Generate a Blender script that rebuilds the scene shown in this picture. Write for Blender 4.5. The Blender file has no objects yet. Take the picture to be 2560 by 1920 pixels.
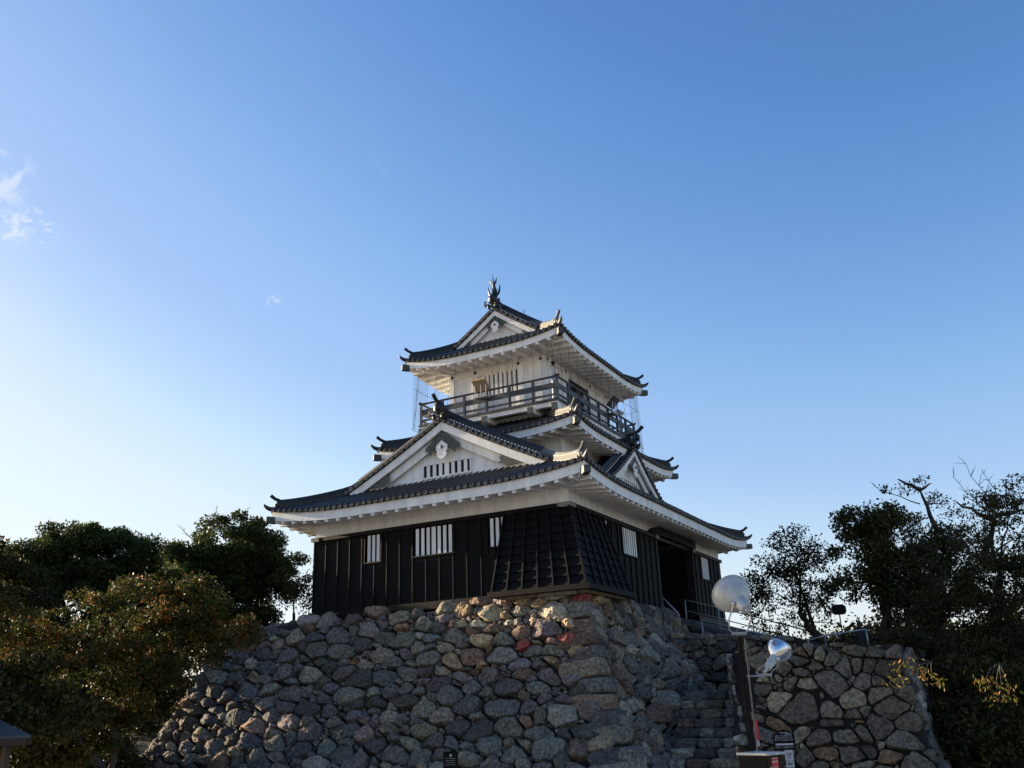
import bpy, math, random
import numpy as np
from mathutils import Vector, Matrix, noise as mnoise

SC = bpy.context.scene
COL = SC.collection
R_ = math.radians

# ------------------------------------------------------------------ camera, sky, sun, exposure
CAM = Vector((14.554, -31.622, -3.905))
YAW, PIT, ROL, FPX = 0.4882, 0.3351, -0.0378, 2316.36
FW = Vector((-math.sin(YAW) * math.cos(PIT), math.cos(YAW) * math.cos(PIT), math.sin(PIT)))
RT = Vector((math.cos(YAW), math.sin(YAW), 0.0))
UP = RT.cross(FW)
RT2 = RT * math.cos(ROL) + UP * math.sin(ROL)
UP2 = UP * math.cos(ROL) - RT * math.sin(ROL)
cd = bpy.data.cameras.new('camera')
cam = bpy.data.objects.new('camera', cd); COL.objects.link(cam)
m3 = Matrix((RT2, UP2, -FW)).transposed()
cam.matrix_world = Matrix.Translation(CAM) @ m3.to_4x4()
cd.sensor_width = 36.0; cd.lens = FPX / 2560 * 36.0; cd.clip_end = 6000; cd.clip_start = 0.1
SC.camera = cam

SUN_EL = R_(13.2)
SUN_DELTA = R_(-3.5)          # how far behind the plane of the long front wall the sun stands
sdir = Vector((-math.cos(SUN_DELTA) * math.cos(SUN_EL), math.sin(SUN_DELTA) * math.cos(SUN_EL), math.sin(SUN_EL)))
sl = bpy.data.lights.new('sun', 'SUN'); sl.energy = 5.0; sl.angle = R_(0.6); sl.color = (1.0, 0.80, 0.55)
so = bpy.data.objects.new('sun', sl); COL.objects.link(so)
so.rotation_euler = sdir.to_track_quat('Z', 'Y').to_euler(); so.location = (-60, 0, 40)

W = bpy.data.worlds.new('World'); SC.world = W; W.use_nodes = True
nt = W.node_tree; nt.nodes.clear()
def wn(t, **k):
    n = nt.nodes.new(t)
    for a, b in k.items(): setattr(n, a, b)
    return n
sky = wn('ShaderNodeTexSky', sky_type='NISHITA'); sky.sun_disc = False
sky.sun_elevation = SUN_EL; sky.sun_rotation = math.atan2(sdir.x, sdir.y)
sky.altitude = 50; sky.air_density = 1.0; sky.dust_density = 0.6; sky.ozone_density = 1.6
bg = wn('ShaderNodeBackground'); bg.inputs['Strength'].default_value = 0.15
out = wn('ShaderNodeOutputWorld')
# camera-like response of the sky: deep blue up high, pale near the sun
pre = wn('ShaderNodeVectorMath', operation='SCALE'); pre.inputs['Scale'].default_value = 1 / 40.0
hs = wn('ShaderNodeRGBCurve'); post = wn('ShaderNodeVectorMath', operation='SCALE'); post.inputs['Scale'].default_value = 40.0
RESP = ([(0.7, .082), (0.84, .118), (1.0, .165), (1.45, .30), (1.72, .345), (2.13, .46), (2.4, .56), (3.0, .67), (3.69, .74), (4.9, .82), (7.5, 1.2), (12, 2.6), (40, 9.0)],
        [(1.19, .212), (1.39, .27), (1.63, .33), (2.1, .455), (2.65, .53), (3.18, .65), (3.5, .725), (4.1, .79), (4.77, .84), (6.1, .90), (8, 1.2), (12, 2.5), (40, 9.0)],
        [(1.97, .53), (2.29, .63), (2.54, .69), (3.25, .825), (3.9, .90), (4.8, .95), (6.9, .97), (8.5, 1.1), (12, 2.5), (40, 9.0)])
SKF = 0.1178 * 2 ** -1.1; RG = (1.13, 1.13, 1.07)
for ci, pts in enumerate(RESP):
    cv = hs.mapping.curves[ci]
    cv.points[0].location = (0, 0); cv.points[1].location = (1.0, pts[-1][1] * SKF * RG[ci])
    for a, b in pts[:-1]: cv.points.new(a / 40.0, b * SKF * RG[ci])
    for p_ in cv.points: p_.handle_type = 'VECTOR'
hs.mapping.use_clip = False; hs.mapping.extend = 'EXTRAPOLATED'; hs.mapping.update()
nt.links.new(sky.outputs[0], pre.inputs[0]); nt.links.new(pre.outputs[0], hs.inputs['Color']); nt.links.new(hs.outputs[0], post.inputs[0])
# thin cirrus, placed by true sky direction
tc = wn('ShaderNodeTexCoord')
def cloud_blob(px, py, rad, prev, scale, thr, amt):
    d = (FW + RT2 * ((px - 1280) / FPX) + UP2 * ((960 - py) / FPX)).normalized()
    vm = wn('ShaderNodeVectorMath', operation='DISTANCE'); vm.inputs[1].default_value = d
    nt.links.new(tc.outputs['Generated'], vm.inputs[0])
    fall = wn('ShaderNodeMapRange', interpolation_type='SMOOTHSTEP'); fall.inputs[1].default_value = rad; fall.inputs[2].default_value = rad * 0.15
    nt.links.new(vm.outputs['Value'], fall.inputs[0])
    no = wn('ShaderNodeTexNoise'); no.inputs['Scale'].default_value = scale; no.inputs['Detail'].default_value = 8; no.inputs['Roughness'].default_value = 0.55
    no.inputs['Distortion'].default_value = 0.6
    nt.links.new(tc.outputs['Generated'], no.inputs['Vector'])
    mr = wn('ShaderNodeMapRange', interpolation_type='SMOOTHSTEP'); mr.inputs[1].default_value = thr; mr.inputs[2].default_value = thr + 0.16
    nt.links.new(no.outputs[0], mr.inputs[0])
    mu = wn('ShaderNodeMath', operation='MULTIPLY'); nt.links.new(fall.outputs[0], mu.inputs[0]); nt.links.new(mr.outputs[0], mu.inputs[1])
    m2 = wn('ShaderNodeMath', operation='MULTIPLY'); m2.inputs[1].default_value = amt; nt.links.new(mu.outputs[0], m2.inputs[0])
    mx = wn('ShaderNodeMixRGB'); mx.inputs['Color2'].default_value = CLOUDC
    nt.links.new(m2.outputs[0], mx.inputs['Fac']); nt.links.new(prev, mx.inputs['Color1'])
    return mx.outputs[0]
CLOUDC = (2.0, 2.1, 2.2, 1)
cprev = post.outputs[0]
cprev = cloud_blob(-5, 440, 0.040, cprev, 46, 0.43, 0.55)
cprev = cloud_blob(10, 565, 0.030, cprev, 90, 0.46, 0.6)
cprev = cloud_blob(80, 568, 0.030, cprev, 130, 0.50, 0.5)
cprev = cloud_blob(684, 752, 0.010, cprev, 110, 0.42, 0.4)
cprev = cloud_blob(955, 420, 0.02, cprev, 40, 0.5, 0.06)
nt.links.new(cprev, bg.inputs['Color']); nt.links.new(bg.outputs[0], out.inputs['Surface'])

SC.view_settings.view_transform = 'Standard'; SC.view_settings.look = 'None'
SC.view_settings.exposure = 1.6; SC.view_settings.gamma = 1.0
try: SC.view_settings.use_curve_mapping = False
except Exception: pass

def ray(px, py): return (FW + RT2 * ((px - 1280) / FPX) + UP2 * ((960 - py) / FPX))
def at(px, py, d):               # a world point from a pixel of the 2560-wide photo and a depth in metres
    return CAM + ray(px, py) * d

# ------------------------------------------------------------------ materials
def mat(name, base, rough=0.8, var=0.0, scale=3.0, base2=None, bump=0.0, bscale=20.0, metal=0.0, attr=None, spec=None, detail=6, stretch=None):
    m = bpy.data.materials.new(name); m.use_nodes = True
    t = m.node_tree; b = t.nodes['Principled BSDF']
    b.inputs['Roughness'].default_value = rough; b.inputs['Metallic'].default_value = metal
    if spec is not None: b.inputs['Specular IOR Level'].default_value = spec
    col = None
    co = t.nodes.new('ShaderNodeTexCoord'); vec = co.outputs['Object']
    if stretch:
        mp = t.nodes.new('ShaderNodeMapping'); mp.inputs['Scale'].default_value = stretch
        t.links.new(vec, mp.inputs['Vector']); vec = mp.outputs[0]
    if attr:
        a = t.nodes.new('ShaderNodeVertexColor'); a.layer_name = attr; col = a.outputs[0]
    if base2 is not None or attr:
        n = t.nodes.new('ShaderNodeTexNoise'); n.inputs['Scale'].default_value = scale; n.inputs['Detail'].default_value = detail
        n.inputs['Roughness'].default_value = 0.65
        t.links.new(vec, n.inputs['Vector'])
        r = t.nodes.new('ShaderNodeValToRGB'); r.color_ramp.elements[0].position = 0.41 if attr else 0.36; r.color_ramp.elements[1].position = 0.59 if attr else 0.64
        if attr:
            v0 = 1.0 - var; v1 = 1.0 + var
            r.color_ramp.elements[0].color = (v0, v0, v0, 1); r.color_ramp.elements[1].color = (v1, v1, v1, 1)
            mx = t.nodes.new('ShaderNodeMixRGB'); mx.blend_type = 'MULTIPLY'; mx.inputs[0].default_value = 1
            t.links.new(col, mx.inputs[1]); t.links.new(r.outputs[0], mx.inputs[2]); col = mx.outputs[0]
        else:
            r.color_ramp.elements[0].color = (*base, 1); r.color_ramp.elements[1].color = (*base2, 1); col = r.outputs[0]
        t.links.new(n.outputs[0], r.inputs[0])
    if col is not None: t.links.new(col, b.inputs['Base Color'])
    else: b.inputs['Base Color'].default_value = (*base, 1)
    if bump:
        n2 = t.nodes.new('ShaderNodeTexNoise'); n2.inputs['Scale'].default_value = bscale; n2.inputs['Detail'].default_value = 8; n2.inputs['Roughness'].default_value = 0.6
        t.links.new(vec, n2.inputs['Vector'])
        bp = t.nodes.new('ShaderNodeBump'); bp.inputs['Strength'].default_value = bump; bp.inputs['Distance'].default_value = 0.12 if attr else 0.05
        t.links.new(n2.outputs[0], bp.inputs['Height']); t.links.new(bp.outputs[0], b.inputs['Normal'])
    return m

M = {}
M['plaster'] = mat('white_plaster', (0.69, 0.69, 0.685), 0.85, base2=(0.88, 0.875, 0.86), scale=1.5, bump=0.10, bscale=9, stretch=(1.6, 1.6, 0.4))
M['cream'] = mat('cream_plaster', (0.62, 0.58, 0.48), 0.85, base2=(0.70, 0.66, 0.56), scale=2.0)
M['board'] = mat('charred_board', (0.002, 0.002, 0.002), 0.65, base2=(0.008, 0.007, 0.007), scale=5, bump=0.25, bscale=30, stretch=(0.5, 0.5, 6), spec=0.12)
M['batten'] = mat('black_batten', (0.002, 0.0018, 0.0018), 0.6, base2=(0.006, 0.005, 0.0046), scale=6, bump=0.15, bscale=30, stretch=(6, 6, 0.5), spec=0.15)
M['tile'] = mat('dark_roof_tile', (0.0035, 0.004, 0.006), 0.48, base2=(0.016, 0.017, 0.021), scale=7, bump=0.12, bscale=30, spec=0.5)
M['tile_rim'] = mat('weathered_tile_rim', (0.10, 0.10, 0.09), 0.6, base2=(0.24, 0.23, 0.205), scale=9)
M['tile_sunlit'] = mat('sunlit_ridge_tile', (0.07, 0.072, 0.075), 0.5, base2=(0.15, 0.148, 0.14), scale=8)
M['patina'] = mat('patinated_plate', (0.035, 0.042, 0.038), 0.55, base2=(0.075, 0.085, 0.076), scale=6, metal=0.3)
M['rail'] = mat('dark_rail', (0.018, 0.019, 0.025), 0.5, base2=(0.036, 0.037, 0.045), scale=6)
M['steel'] = mat('galvanised_steel', (0.34, 0.35, 0.36), 0.45, base2=(0.50, 0.51, 0.52), scale=10, metal=0.35)
M['wood_tan'] = mat('tan_timber', (0.22, 0.15, 0.08), 0.7, base2=(0.34, 0.25, 0.14), scale=5, stretch=(1, 6, 6))
M['dark'] = mat('dark_interior', (0.006, 0.006, 0.007), 0.9)
M['lampback'] = mat('painted_lamp_back', (0.36, 0.38, 0.39), 0.5, base2=(0.50, 0.51, 0.50), scale=9, metal=0.15, bump=0.03, bscale=14)
M['chrome'] = mat('polished_reflector', (0.62, 0.66, 0.72), 0.16, metal=1.0)
M['brown_post'] = mat('brown_post', (0.009, 0.006, 0.0045), 0.8, base2=(0.018, 0.011, 0.008), scale=8, spec=0.15)
M['brown_box'] = mat('brown_cabinet', (0.022, 0.010, 0.007), 0.55, base2=(0.032, 0.014, 0.009), scale=5, spec=0.15)
M['black'] = mat('black_paint', (0.005, 0.005, 0.0055), 0.7, spec=0.15)
M['sign_white'] = mat('sign_white', (0.42, 0.43, 0.46), 0.5)
M['sign_red'] = mat('sign_red', (0.55, 0.025, 0.03), 0.5)
M['wire'] = mat('net_wire', (0.03, 0.035, 0.05), 0.5)
M['stonec'] = mat('field_stone', (1, 1, 1), 0.85, var=0.42, attr='Col', scale=9, bump=1.0, bscale=12, detail=9, spec=0.3)
M['soil'] = mat('earth_fill', (0.012, 0.010, 0.008), 0.95, base2=(0.024, 0.020, 0.016), scale=3)
M['ground'] = mat('gravel_ground', (0.30, 0.26, 0.20), 0.95, base2=(0.40, 0.35, 0.27), scale=2.5, bump=0.3, bscale=25)
M['bark'] = mat('tree_bark', (0.030, 0.024, 0.018), 0.9, base2=(0.065, 0.052, 0.04), scale=8, bump=0.5, bscale=18, stretch=(1, 1, 0.3))

def leafmat(name, cols, trans=0.35, rough=0.5, patch=0.0):
    m = bpy.data.materials.new(name); m.use_nodes = True; t = m.node_tree
    b = t.nodes['Principled BSDF']; b.inputs['Roughness'].default_value = rough; b.inputs['Specular IOR Level'].default_value = 0.12
    g = t.nodes.new('ShaderNodeNewGeometry'); r = t.nodes.new('ShaderNodeValToRGB')
    r.color_ramp.interpolation = 'LINEAR'
    el = r.color_ramp.elements
    for i, (p, c) in enumerate(cols):
        e = el[i] if i < 2 else el.new(p)
        e.position = p; e.color = (*c, 1)
    if patch:
        tcn = t.nodes.new('ShaderNodeTexCoord'); nz = t.nodes.new('ShaderNodeTexNoise'); nz.inputs['Scale'].default_value = 0.9; nz.inputs['Detail'].default_value = 3
        m1 = t.nodes.new('ShaderNodeMapRange'); m1.inputs[1].default_value = 0.32; m1.inputs[2].default_value = 0.68; m1.inputs[3].default_value = -patch; m1.inputs[4].default_value = patch
        ad = t.nodes.new('ShaderNodeMath'); ad.operation = 'ADD'; ad.use_clamp = True
        t.links.new(tcn.outputs['Object'], nz.inputs['Vector']); t.links.new(nz.outputs[0], m1.inputs[0]); t.links.new(m1.outputs[0], ad.inputs[0]); t.links.new(g.outputs['Random Per Island'], ad.inputs[1]); t.links.new(ad.outputs[0], r.inputs[0])
    else: t.links.new(g.outputs['Random Per Island'], r.inputs[0])
    t.links.new(r.outputs[0], b.inputs['Base Color'])
    tr = t.nodes.new('ShaderNodeBsdfTranslucent'); t.links.new(r.outputs[0], tr.inputs['Color'])
    mx = t.nodes.new('ShaderNodeMixShader'); mx.inputs[0].default_value = trans
    o = t.nodes['Material Output']
    t.links.new(b.outputs[0], mx.inputs[1]); t.links.new(tr.outputs[0], mx.inputs[2]); t.links.new(mx.outputs[0], o.inputs['Surface'])
    return m
M['leaf_green'] = leafmat('evergreen_leaf', [(0, (0.018, 0.032, 0.009)), (0.55, (0.034, 0.052, 0.013)), (1, (0.07, 0.09, 0.022))], patch=0.35)
M['leaf_dark'] = leafmat('dark_leaf', [(0, (0.024, 0.028, 0.010)), (0.6, (0.046, 0.047, 0.015)), (1, (0.10, 0.080, 0.024))], 0.3)
M['leaf_autumn'] = leafmat('autumn_leaf', [(0, (0.020, 0.032, 0.008)), (0.5, (0.038, 0.048, 0.010)), (0.8, (0.066, 0.060, 0.012)), (0.94, (0.115, 0.068, 0.016)), (1, (0.17, 0.060, 0.018))], 0.36, patch=0.26)
M['leaf_olive'] = leafmat('olive_leaf', [(0, (0.022, 0.024, 0.010)), (0.6, (0.038, 0.038, 0.013)), (1, (0.09, 0.065, 0.018))], 0.35)
M['leaf_yellow'] = leafmat('sunlit_yellow_leaf', [(0, (0.10, 0.10, 0.02)), (0.7, (0.24, 0.20, 0.035)), (1, (0.34, 0.12, 0.04))], 0.4)

# ------------------------------------------------------------------ mesh builder
class MB:
    def __init__(s): s.v = []; s.f = []; s.m = []; s.mi = 0
    def add(s, vs, fs):
        n = len(s.v); s.v += [tuple(a) for a in vs]
        for f in fs: s.f.append(tuple(i + n for i in f)); s.m.append(s.mi)
    def box(s, lo, hi):
        x0, y0, z0 = lo; x1, y1, z1 = hi
        s.hexa([(x0, y0, z0), (x1, y0, z0), (x1, y1, z0), (x0, y1, z0)], [(x0, y0, z1), (x1, y0, z1), (x1, y1, z1), (x0, y1, z1)])
    def hexa(s, a, b):
        n = len(a)
        s.add(list(a) + list(b), [tuple(range(n))[::-1], tuple(range(n, 2 * n))] + [(i, (i + 1) % n, n + (i + 1) % n, n + i) for i in range(n)])
    def obox(s, c, ax, ay, az):          # oriented box, half-axes as vectors
        c, ax, ay, az = map(Vector, (c, ax, ay, az))
        s.hexa([c - ax - ay - az, c + ax - ay - az, c + ax + ay - az, c - ax + ay - az],
               [c - ax - ay + az, c + ax - ay + az, c + ax + ay + az, c - ax + ay + az])
    def sweep(s, path, sec, up=(0, 0, 1), closed=True, caps=True, scale=None):
        path = [Vector(p) for p in path]; up = Vector(up); n = len(sec); rings = []
        for i, p in enumerate(path):
            d = (path[min(i + 1, len(path) - 1)] - path[max(i - 1, 0)]).normalized()
            side = d.cross(up)
            if side.length < 1e-5: side = d.cross(Vector((1, 0, 0)))
            side.normalize(); u = side.cross(d).normalized()
            k = 1.0 if scale is None else scale[i]
            rings.append([p + side * (a * k) + u * (b * k) for a, b in sec])
        vs = [q for r in rings for q in r]; fs = []
        m = n if closed else n - 1
        for i in range(len(path) - 1):
            for j in range(m):
                a = i * n + j; b = i * n + (j + 1) % n
                fs.append((a, b, b + n, a + n))
        if caps and closed:
            fs.append(tuple(range(n))[::-1]); fs.append(tuple(range((len(path) - 1) * n, len(path) * n)))
        s.add(vs, fs)
    def tube(s, path, r, n=8, up=(0, 0, 1), caps=True):
        sc = None
        if isinstance(r, (list, tuple)): sc = list(r); r = 1.0
        sec = [(r * math.cos(2 * math.pi * k / n), r * math.sin(2 * math.pi * k / n)) for k in range(n)]
        s.sweep(path, sec, up, True, caps, sc)
    def lathe(s, prof, c, axis, n=24):
        c = Vector(c); ax = Vector(axis).normalized(); a = ax.orthogonal().normalized(); b = ax.cross(a)
        vs = [c + ax * h + (a * math.cos(2 * math.pi * k / n) + b * math.sin(2 * math.pi * k / n)) * r for r, h in prof for k in range(n)]
        fs = [(i * n + k, i * n + (k + 1) % n, (i + 1) * n + (k + 1) % n, (i + 1) * n + k) for i in range(len(prof) - 1) for k in range(n)]
        s.add(vs, fs)
    def ball(s, c, r, n=10, m=7, jit=0.0, seed=0):
        c = Vector(c); r = (r, r, r) if not isinstance(r, (tuple, list)) else r
        vs = []; fs = []
        for i in range(m + 1):
            th = math.pi * i / m
            for k in range(n):
                ph = 2 * math.pi * k / n
                d = Vector((math.sin(th) * math.cos(ph), math.sin(th) * math.sin(ph), math.cos(th)))
                kk = 1 + (jit * mnoise.noise(d * 2.1 + Vector((seed * 7.3, 0, 0))) if jit else 0)
                vs.append(c + Vector((d.x * r[0], d.y * r[1], d.z * r[2])) * kk)
        for i in range(m):
            for k in range(n):
                fs.append((i * n + k, (i + 1) * n + k, (i + 1) * n + (k + 1) % n, i * n + (k + 1) % n))
        s.add(vs, fs)
    def poly(s, pts, nrm, th):           # flat polygon with a thickness along nrm
        nrm = Vector(nrm) * th
        a = [Vector(p) for p in pts]; s.hexa(a, [p + nrm for p in a])
    def build(s, name, ms, parent=None, smooth=False, label=None, autos=None):
        me = bpy.data.meshes.new(name); me.from_pydata(s.v, [], s.f)
        if not isinstance(ms, (list, tuple)): ms = [ms]
        for m in ms: me.materials.append(M[m] if isinstance(m, str) else m)
        if len(ms) > 1: me.polygons.foreach_set('material_index', s.m)
        if smooth: me.polygons.foreach_set('use_smooth', [True] * len(me.polygons))
        me.update()
        if autos:
            try: me.set_sharp_from_angle(angle=R_(autos))
            except Exception: pass
        o = bpy.data.objects.new(name, me); COL.objects.link(o)
        if parent is not None: o.parent = parent; 
        if label: o['label'] = label
        return o

def thing(name, label, cat, loc=(0, 0, 0), group=None):
    o = bpy.data.objects.new(name, None); o.location = loc; COL.objects.link(o)
    o['label'] = label; o['category'] = cat
    if group: o['group'] = group
    return o
def tag(o, label, cat, group=None):
    o['label'] = label; o['category'] = cat
    if group: o['group'] = group
    return o
def part(mb, name, ms, parent, smooth=False, label=None, autos=None):
    """build a mesh given in world coordinates as a child of an Empty or part, keeping it in place"""
    o = mb.build(name, ms, parent, smooth, label, autos)
    p = parent; off = Vector((0, 0, 0))
    while p is not None: off += p.location; p = p.parent
    o.location = -off
    return o
def struct(o): o['kind'] = 'structure'; return o

# ------------------------------------------------------------------ castle dimensions (near corner of the ground-floor wall is the origin)
LA, LB, HB, HW = 12.27, 19.39, 3.30, 4.02
castle = thing('castle_tower', 'white and black Japanese castle keep with three tiled roofs on the stone base', 'castle')

# ---- ground floor walls
def lap_boards(mb, P, U, N, length, z0, z1, holes=(), step=0.35, tilt=0.03):
    """horizontal lapped boards on a vertical wall; P origin, U direction along, N outward normal; holes = (u0,u1,z0,z1)"""
    P = Vector(P); U = Vector(U); N = Vector(N)
    z = z0
    while z < z1 - 0.01:
        zt = min(z + step, z1)
        segs = [(0.0, length)]
        for (a, b, c, d) in holes:
            if d > z + 0.02 and c < zt - 0.02:
                ns = []
                for (s0, s1) in segs:
                    if b <= s0 or a >= s1: ns.append((s0, s1)); continue
                    if a > s0: ns.append((s0, a))
                    if b < s1: ns.append((b, s1))
                segs = ns
        for s0, s1 in segs:
            a = P + U * s0; b = P + U * s1
            lo = Vector((0, 0, z)); hi = Vector((0, 0, zt + 0.02 if zt < z1 else zt))
            mb.hexa([a + lo, b + lo, b + lo + N * (0.045 + tilt * 0.5), a + lo + N * (0.045 + tilt * 0.5)],
                    [a + hi, b + hi, b + hi + N * 0.045, a + hi + N * 0.045])
        z = zt
winsA = [(-9.50, -8.70, 2.02, 3.16, 3), (-7.08, -5.10, 2.02, 3.16, 7), (-3.54, -2.68, 2.02, 3.16, 3)]
winsB = [(2.35, 3.62, 2.02, 3.16, 5), (5.05, 6.86, 2.02, 3.16, 7), (15.79, 17.27, 2.02, 3.16, 6)]
DOOR = (9.5, 14.5, -0.6, 3.30)
mb = MB()
# structural core walls (dark behind the boards), with the doorway left open
mb.box((-LA, 0.30, -0.3), (-0.30, LB, 0.0))
def wall_with_holes(mb, P, U, N, L, z0, z1, holes, th):
    us = sorted({0.0, L} | {h[0] for h in holes} | {h[1] for h in holes}); zs = sorted({z0, z1} | {h[2] for h in holes} | {h[3] for h in holes})
    P, U, N = Vector(P), Vector(U), Vector(N)
    for i in range(len(us) - 1):
        for j in range(len(zs) - 1):
            uc, zc = (us[i] + us[i + 1]) / 2, (zs[j] + zs[j + 1]) / 2
            if any(h[0] < uc < h[1] and h[2] < zc < h[3] for h in holes): continue
            a = P + U * us[i]; b = P + U * us[i + 1]
            lo = Vector((0, 0, zs[j])); hi = Vector((0, 0, zs[j + 1]))
            mb.hexa([a + lo, b + lo, b + lo - N * th, a + lo - N * th], [a + hi, b + hi, b + hi - N * th, a + hi - N * th])
hA = [(w[0] + LA, w[1] + LA, w[2], w[3]) for w in winsA]
hB = [(w[0], w[1], w[2], w[3]) for w in winsB] + [(DOOR[0], DOOR[1], -0.3, DOOR[3])]
mb = MB()
wall_with_holes(mb, (-LA, 0, 0), (1, 0, 0), (0, -1, 0), LA, -0.05, HB, hA, 0.3)
wall_with_holes(mb, (0, 0.3, 0), (0, 1, 0), (1, 0, 0), LB - 0.3, -0.05, HB, [(h[0] - 0.3, h[1] - 0.3, h[2], h[3]) for h in hB], 0.3)
mb.box((-LA, 0.3, -0.05), (-LA + 0.3, LB, HB)); mb.box((-LA + 0.3, LB - 0.3, -0.05), (-0.3, LB, HB))
part(mb, 'wall_core', 'dark', castle)
mb = MB()
for args in (((-LA, 0, 0), (1, 0, 0), (0, -1, 0), LA, 0.0, HB - 0.1, hA), ((0, 0, 0), (0, 1, 0), (1, 0, 0), DOOR[0], -0.1, HB - 0.1, hB), ((0, DOOR[1], 0), (0, 1, 0), (1, 0, 0), LB - DOOR[1], -0.1, HB - 0.1, [(h[0] - DOOR[1], h[1] - DOOR[1], h[2], h[3]) for h in hB]), ((-LA, LB, 0), (0, -1, 0), (-1, 0, 0), LB, 0.0, HB - 0.1, ())):
    mb = MB(); lap_boards(mb, *args); part(mb, 'weatherboarding', 'board', castle)
# battens, sill and head beams
mb = MB()
k = 0
while k <= 19:
    x = -LA + 0.646 * k
    z1 = HB - 0.1; z0 = 0.18
    for w in winsA:
        if w[0] - 0.06 < x < w[1] + 0.06: z1 = w[2] - 0.05
    mb.box((x - 0.022, -0.095, z0), (x + 0.022, -0.02, z1)); k += 1
mbB = MB(); mbC = MB()
for k in range(1, 30):
    y = 0.646 * k + 0.05
    if DOOR[0] < y < DOOR[1]: continue
    z1 = HB - 0.1
    for w in winsB:
        if w[0] - 0.06 < y < w[1] + 0.06: z1 = w[2] - 0.05
    (mbB if y < DOOR[0] else mbC).box((0.02, y - 0.028, 0.05), (0.105, y + 0.028, z1))
for w in winsA:
    mb.box((w[0] - 0.07, -0.12, w[2] - 0.05), (w[1] + 0.07, -0.01, w[2])); mb.box((w[0] - 0.05, -0.11, w[2]), (w[0], -0.01, w[3])); mb.box((w[1], -0.11, w[2]), (w[1] + 0.05, -0.01, w[3]))
for w in winsB:
    q_ = mbB if w[0] < DOOR[0] else mbC; q_.box((0.01, w[0] - 0.07, w[2] - 0.05), (0.12, w[1] + 0.07, w[2])); q_.box((0.01, w[0] - 0.05, w[2]), (0.11, w[0], w[3])); q_.box((0.01, w[1], w[2]), (0.11, w[1] + 0.05, w[3]))
part(mb, 'battens', 'batten', castle); part(mbB, 'battens', 'batten', castle); part(mbC, 'battens', 'batten', castle)
mb = MB()
sbx = (((-LA - 0.13, -0.15, -0.14), (-0.02, 0.1, 0.16)), ((-0.1, 0.1, -0.2), (0.14, DOOR[0], 0.05)), ((-0.1, DOOR[1], -0.2), (0.14, LB + 0.1, 0.05)))
for lo_, hi_ in sbx: mb = MB(); mb.box(lo_, hi_); part(mb, 'sill_beam', 'batten', castle)
for lo_, hi_ in (((-LA - 0.13, -0.13, HB - 0.10), (0.13, 0.02, HB + 0.06)), ((-0.02, 0.021, HB - 0.10), (0.13, DOOR[0], HB + 0.06)), ((-0.02, DOOR[1], HB - 0.10), (0.13, LB + 0.13, HB + 0.06)), ((-LA - 0.13, 0.021, HB - 0.10), (-LA + 0.02, LB, HB + 0.06))):
    mb = MB(); mb.box(lo_, hi_); part(mb, 'head_beam', 'batten', castle)
for bxs in ((((-0.42, -0.145, HB - 0.11), (0.145, -0.131, HB + 0.07)), ((0.131, -0.131, HB - 0.11), (0.145, 0.36, HB + 0.07))), (((-LA - 0.145, -0.145, HB - 0.11), (-LA + 0.28, -0.131, HB + 0.07)),), (((-LA - 0.145, -0.17, -0.15), (-LA + 0.35, -0.151, 0.05)),),
            (((0.131, LB - 0.15, HB - 0.11), (0.145, LB + 0.145, HB + 0.07)),), (((0.131, DOOR[0] - 0.35, HB - 0.1), (0.145, DOOR[0] + 0.02, HB + 0.07)),), (((0.131, DOOR[1] - 0.02, HB - 0.1), (0.145, DOOR[1] + 0.32, HB + 0.07)),)):
    mb = MB()
    for lo_, hi_ in bxs: mb.box(lo_, hi_)
    part(mb, 'beam_cap', 'tile_rim', castle)
# white plaster band over the boards
mb = MB()
mb.box((-LA, 0.0, HB + 0.062), (0.0, 0.3, HW + 0.4)); mb.box((-0.3, 0.3, HB + 0.062), (0.0, LB, HW + 0.4))
mb.box((-LA, 0.3, HB + 0.062), (-LA + 0.3, LB, HW + 0.4)); mb.box((-LA + 0.3, LB - 0.3, HB + 0.062), (-0.3, LB, HW + 0.4))
part(mb, 'plaster_wall', 'plaster', castle)
# doorway: recess walls, curved lintel beam, steps are part of the outside
mb = MB()
mb.box((-3.0, DOOR[0] - 0.0, -0.6), (-0.3, DOOR[0] + 0.08, 3.3)); mb.box((-3.0, DOOR[1] - 0.08, -0.6), (-0.3, DOOR[1], 3.3)); mb.box((-3.1, DOOR[0], -0.6), (-3.0, DOOR[1], 3.3))
mb.box((-3.0, DOOR[0], -0.7), (-0.0, DOOR[1], -0.6))
dr = part(mb, 'doorway', 'board', castle)
mb = MB(); mb.box((-2.9, DOOR[0] + 0.081, 2.85), (-0.3, DOOR[0] + 0.11, 3.3)); mb.box((-2.99, DOOR[0] + 0.12, 2.95), (-2.95, DOOR[1] - 0.1, 3.28))
part(mb, 'lintel_plaster', 'cream', dr)
mb = MB()
for i in range(14):
    y0 = 8.35 + i * 0.453; y1 = y0 + 0.453
    def topz(y): return 3.40 + 0.36 * min(1.0, max(0.0, (y - 8.3) / 1.1)) ** 0.6
    mb.hexa([(0.0, y0, 3.37), (0.24, y0, 3.37), (0.24, y1, 3.37), (0.0, y1, 3.37)], [(0.0, y0, topz(y0)), (0.24, y0, topz(y0)), (0.24, y1, topz(y1)), (0.0, y1, topz(y1))])
part(mb, 'lintel_beam', 'board', castle)
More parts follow.
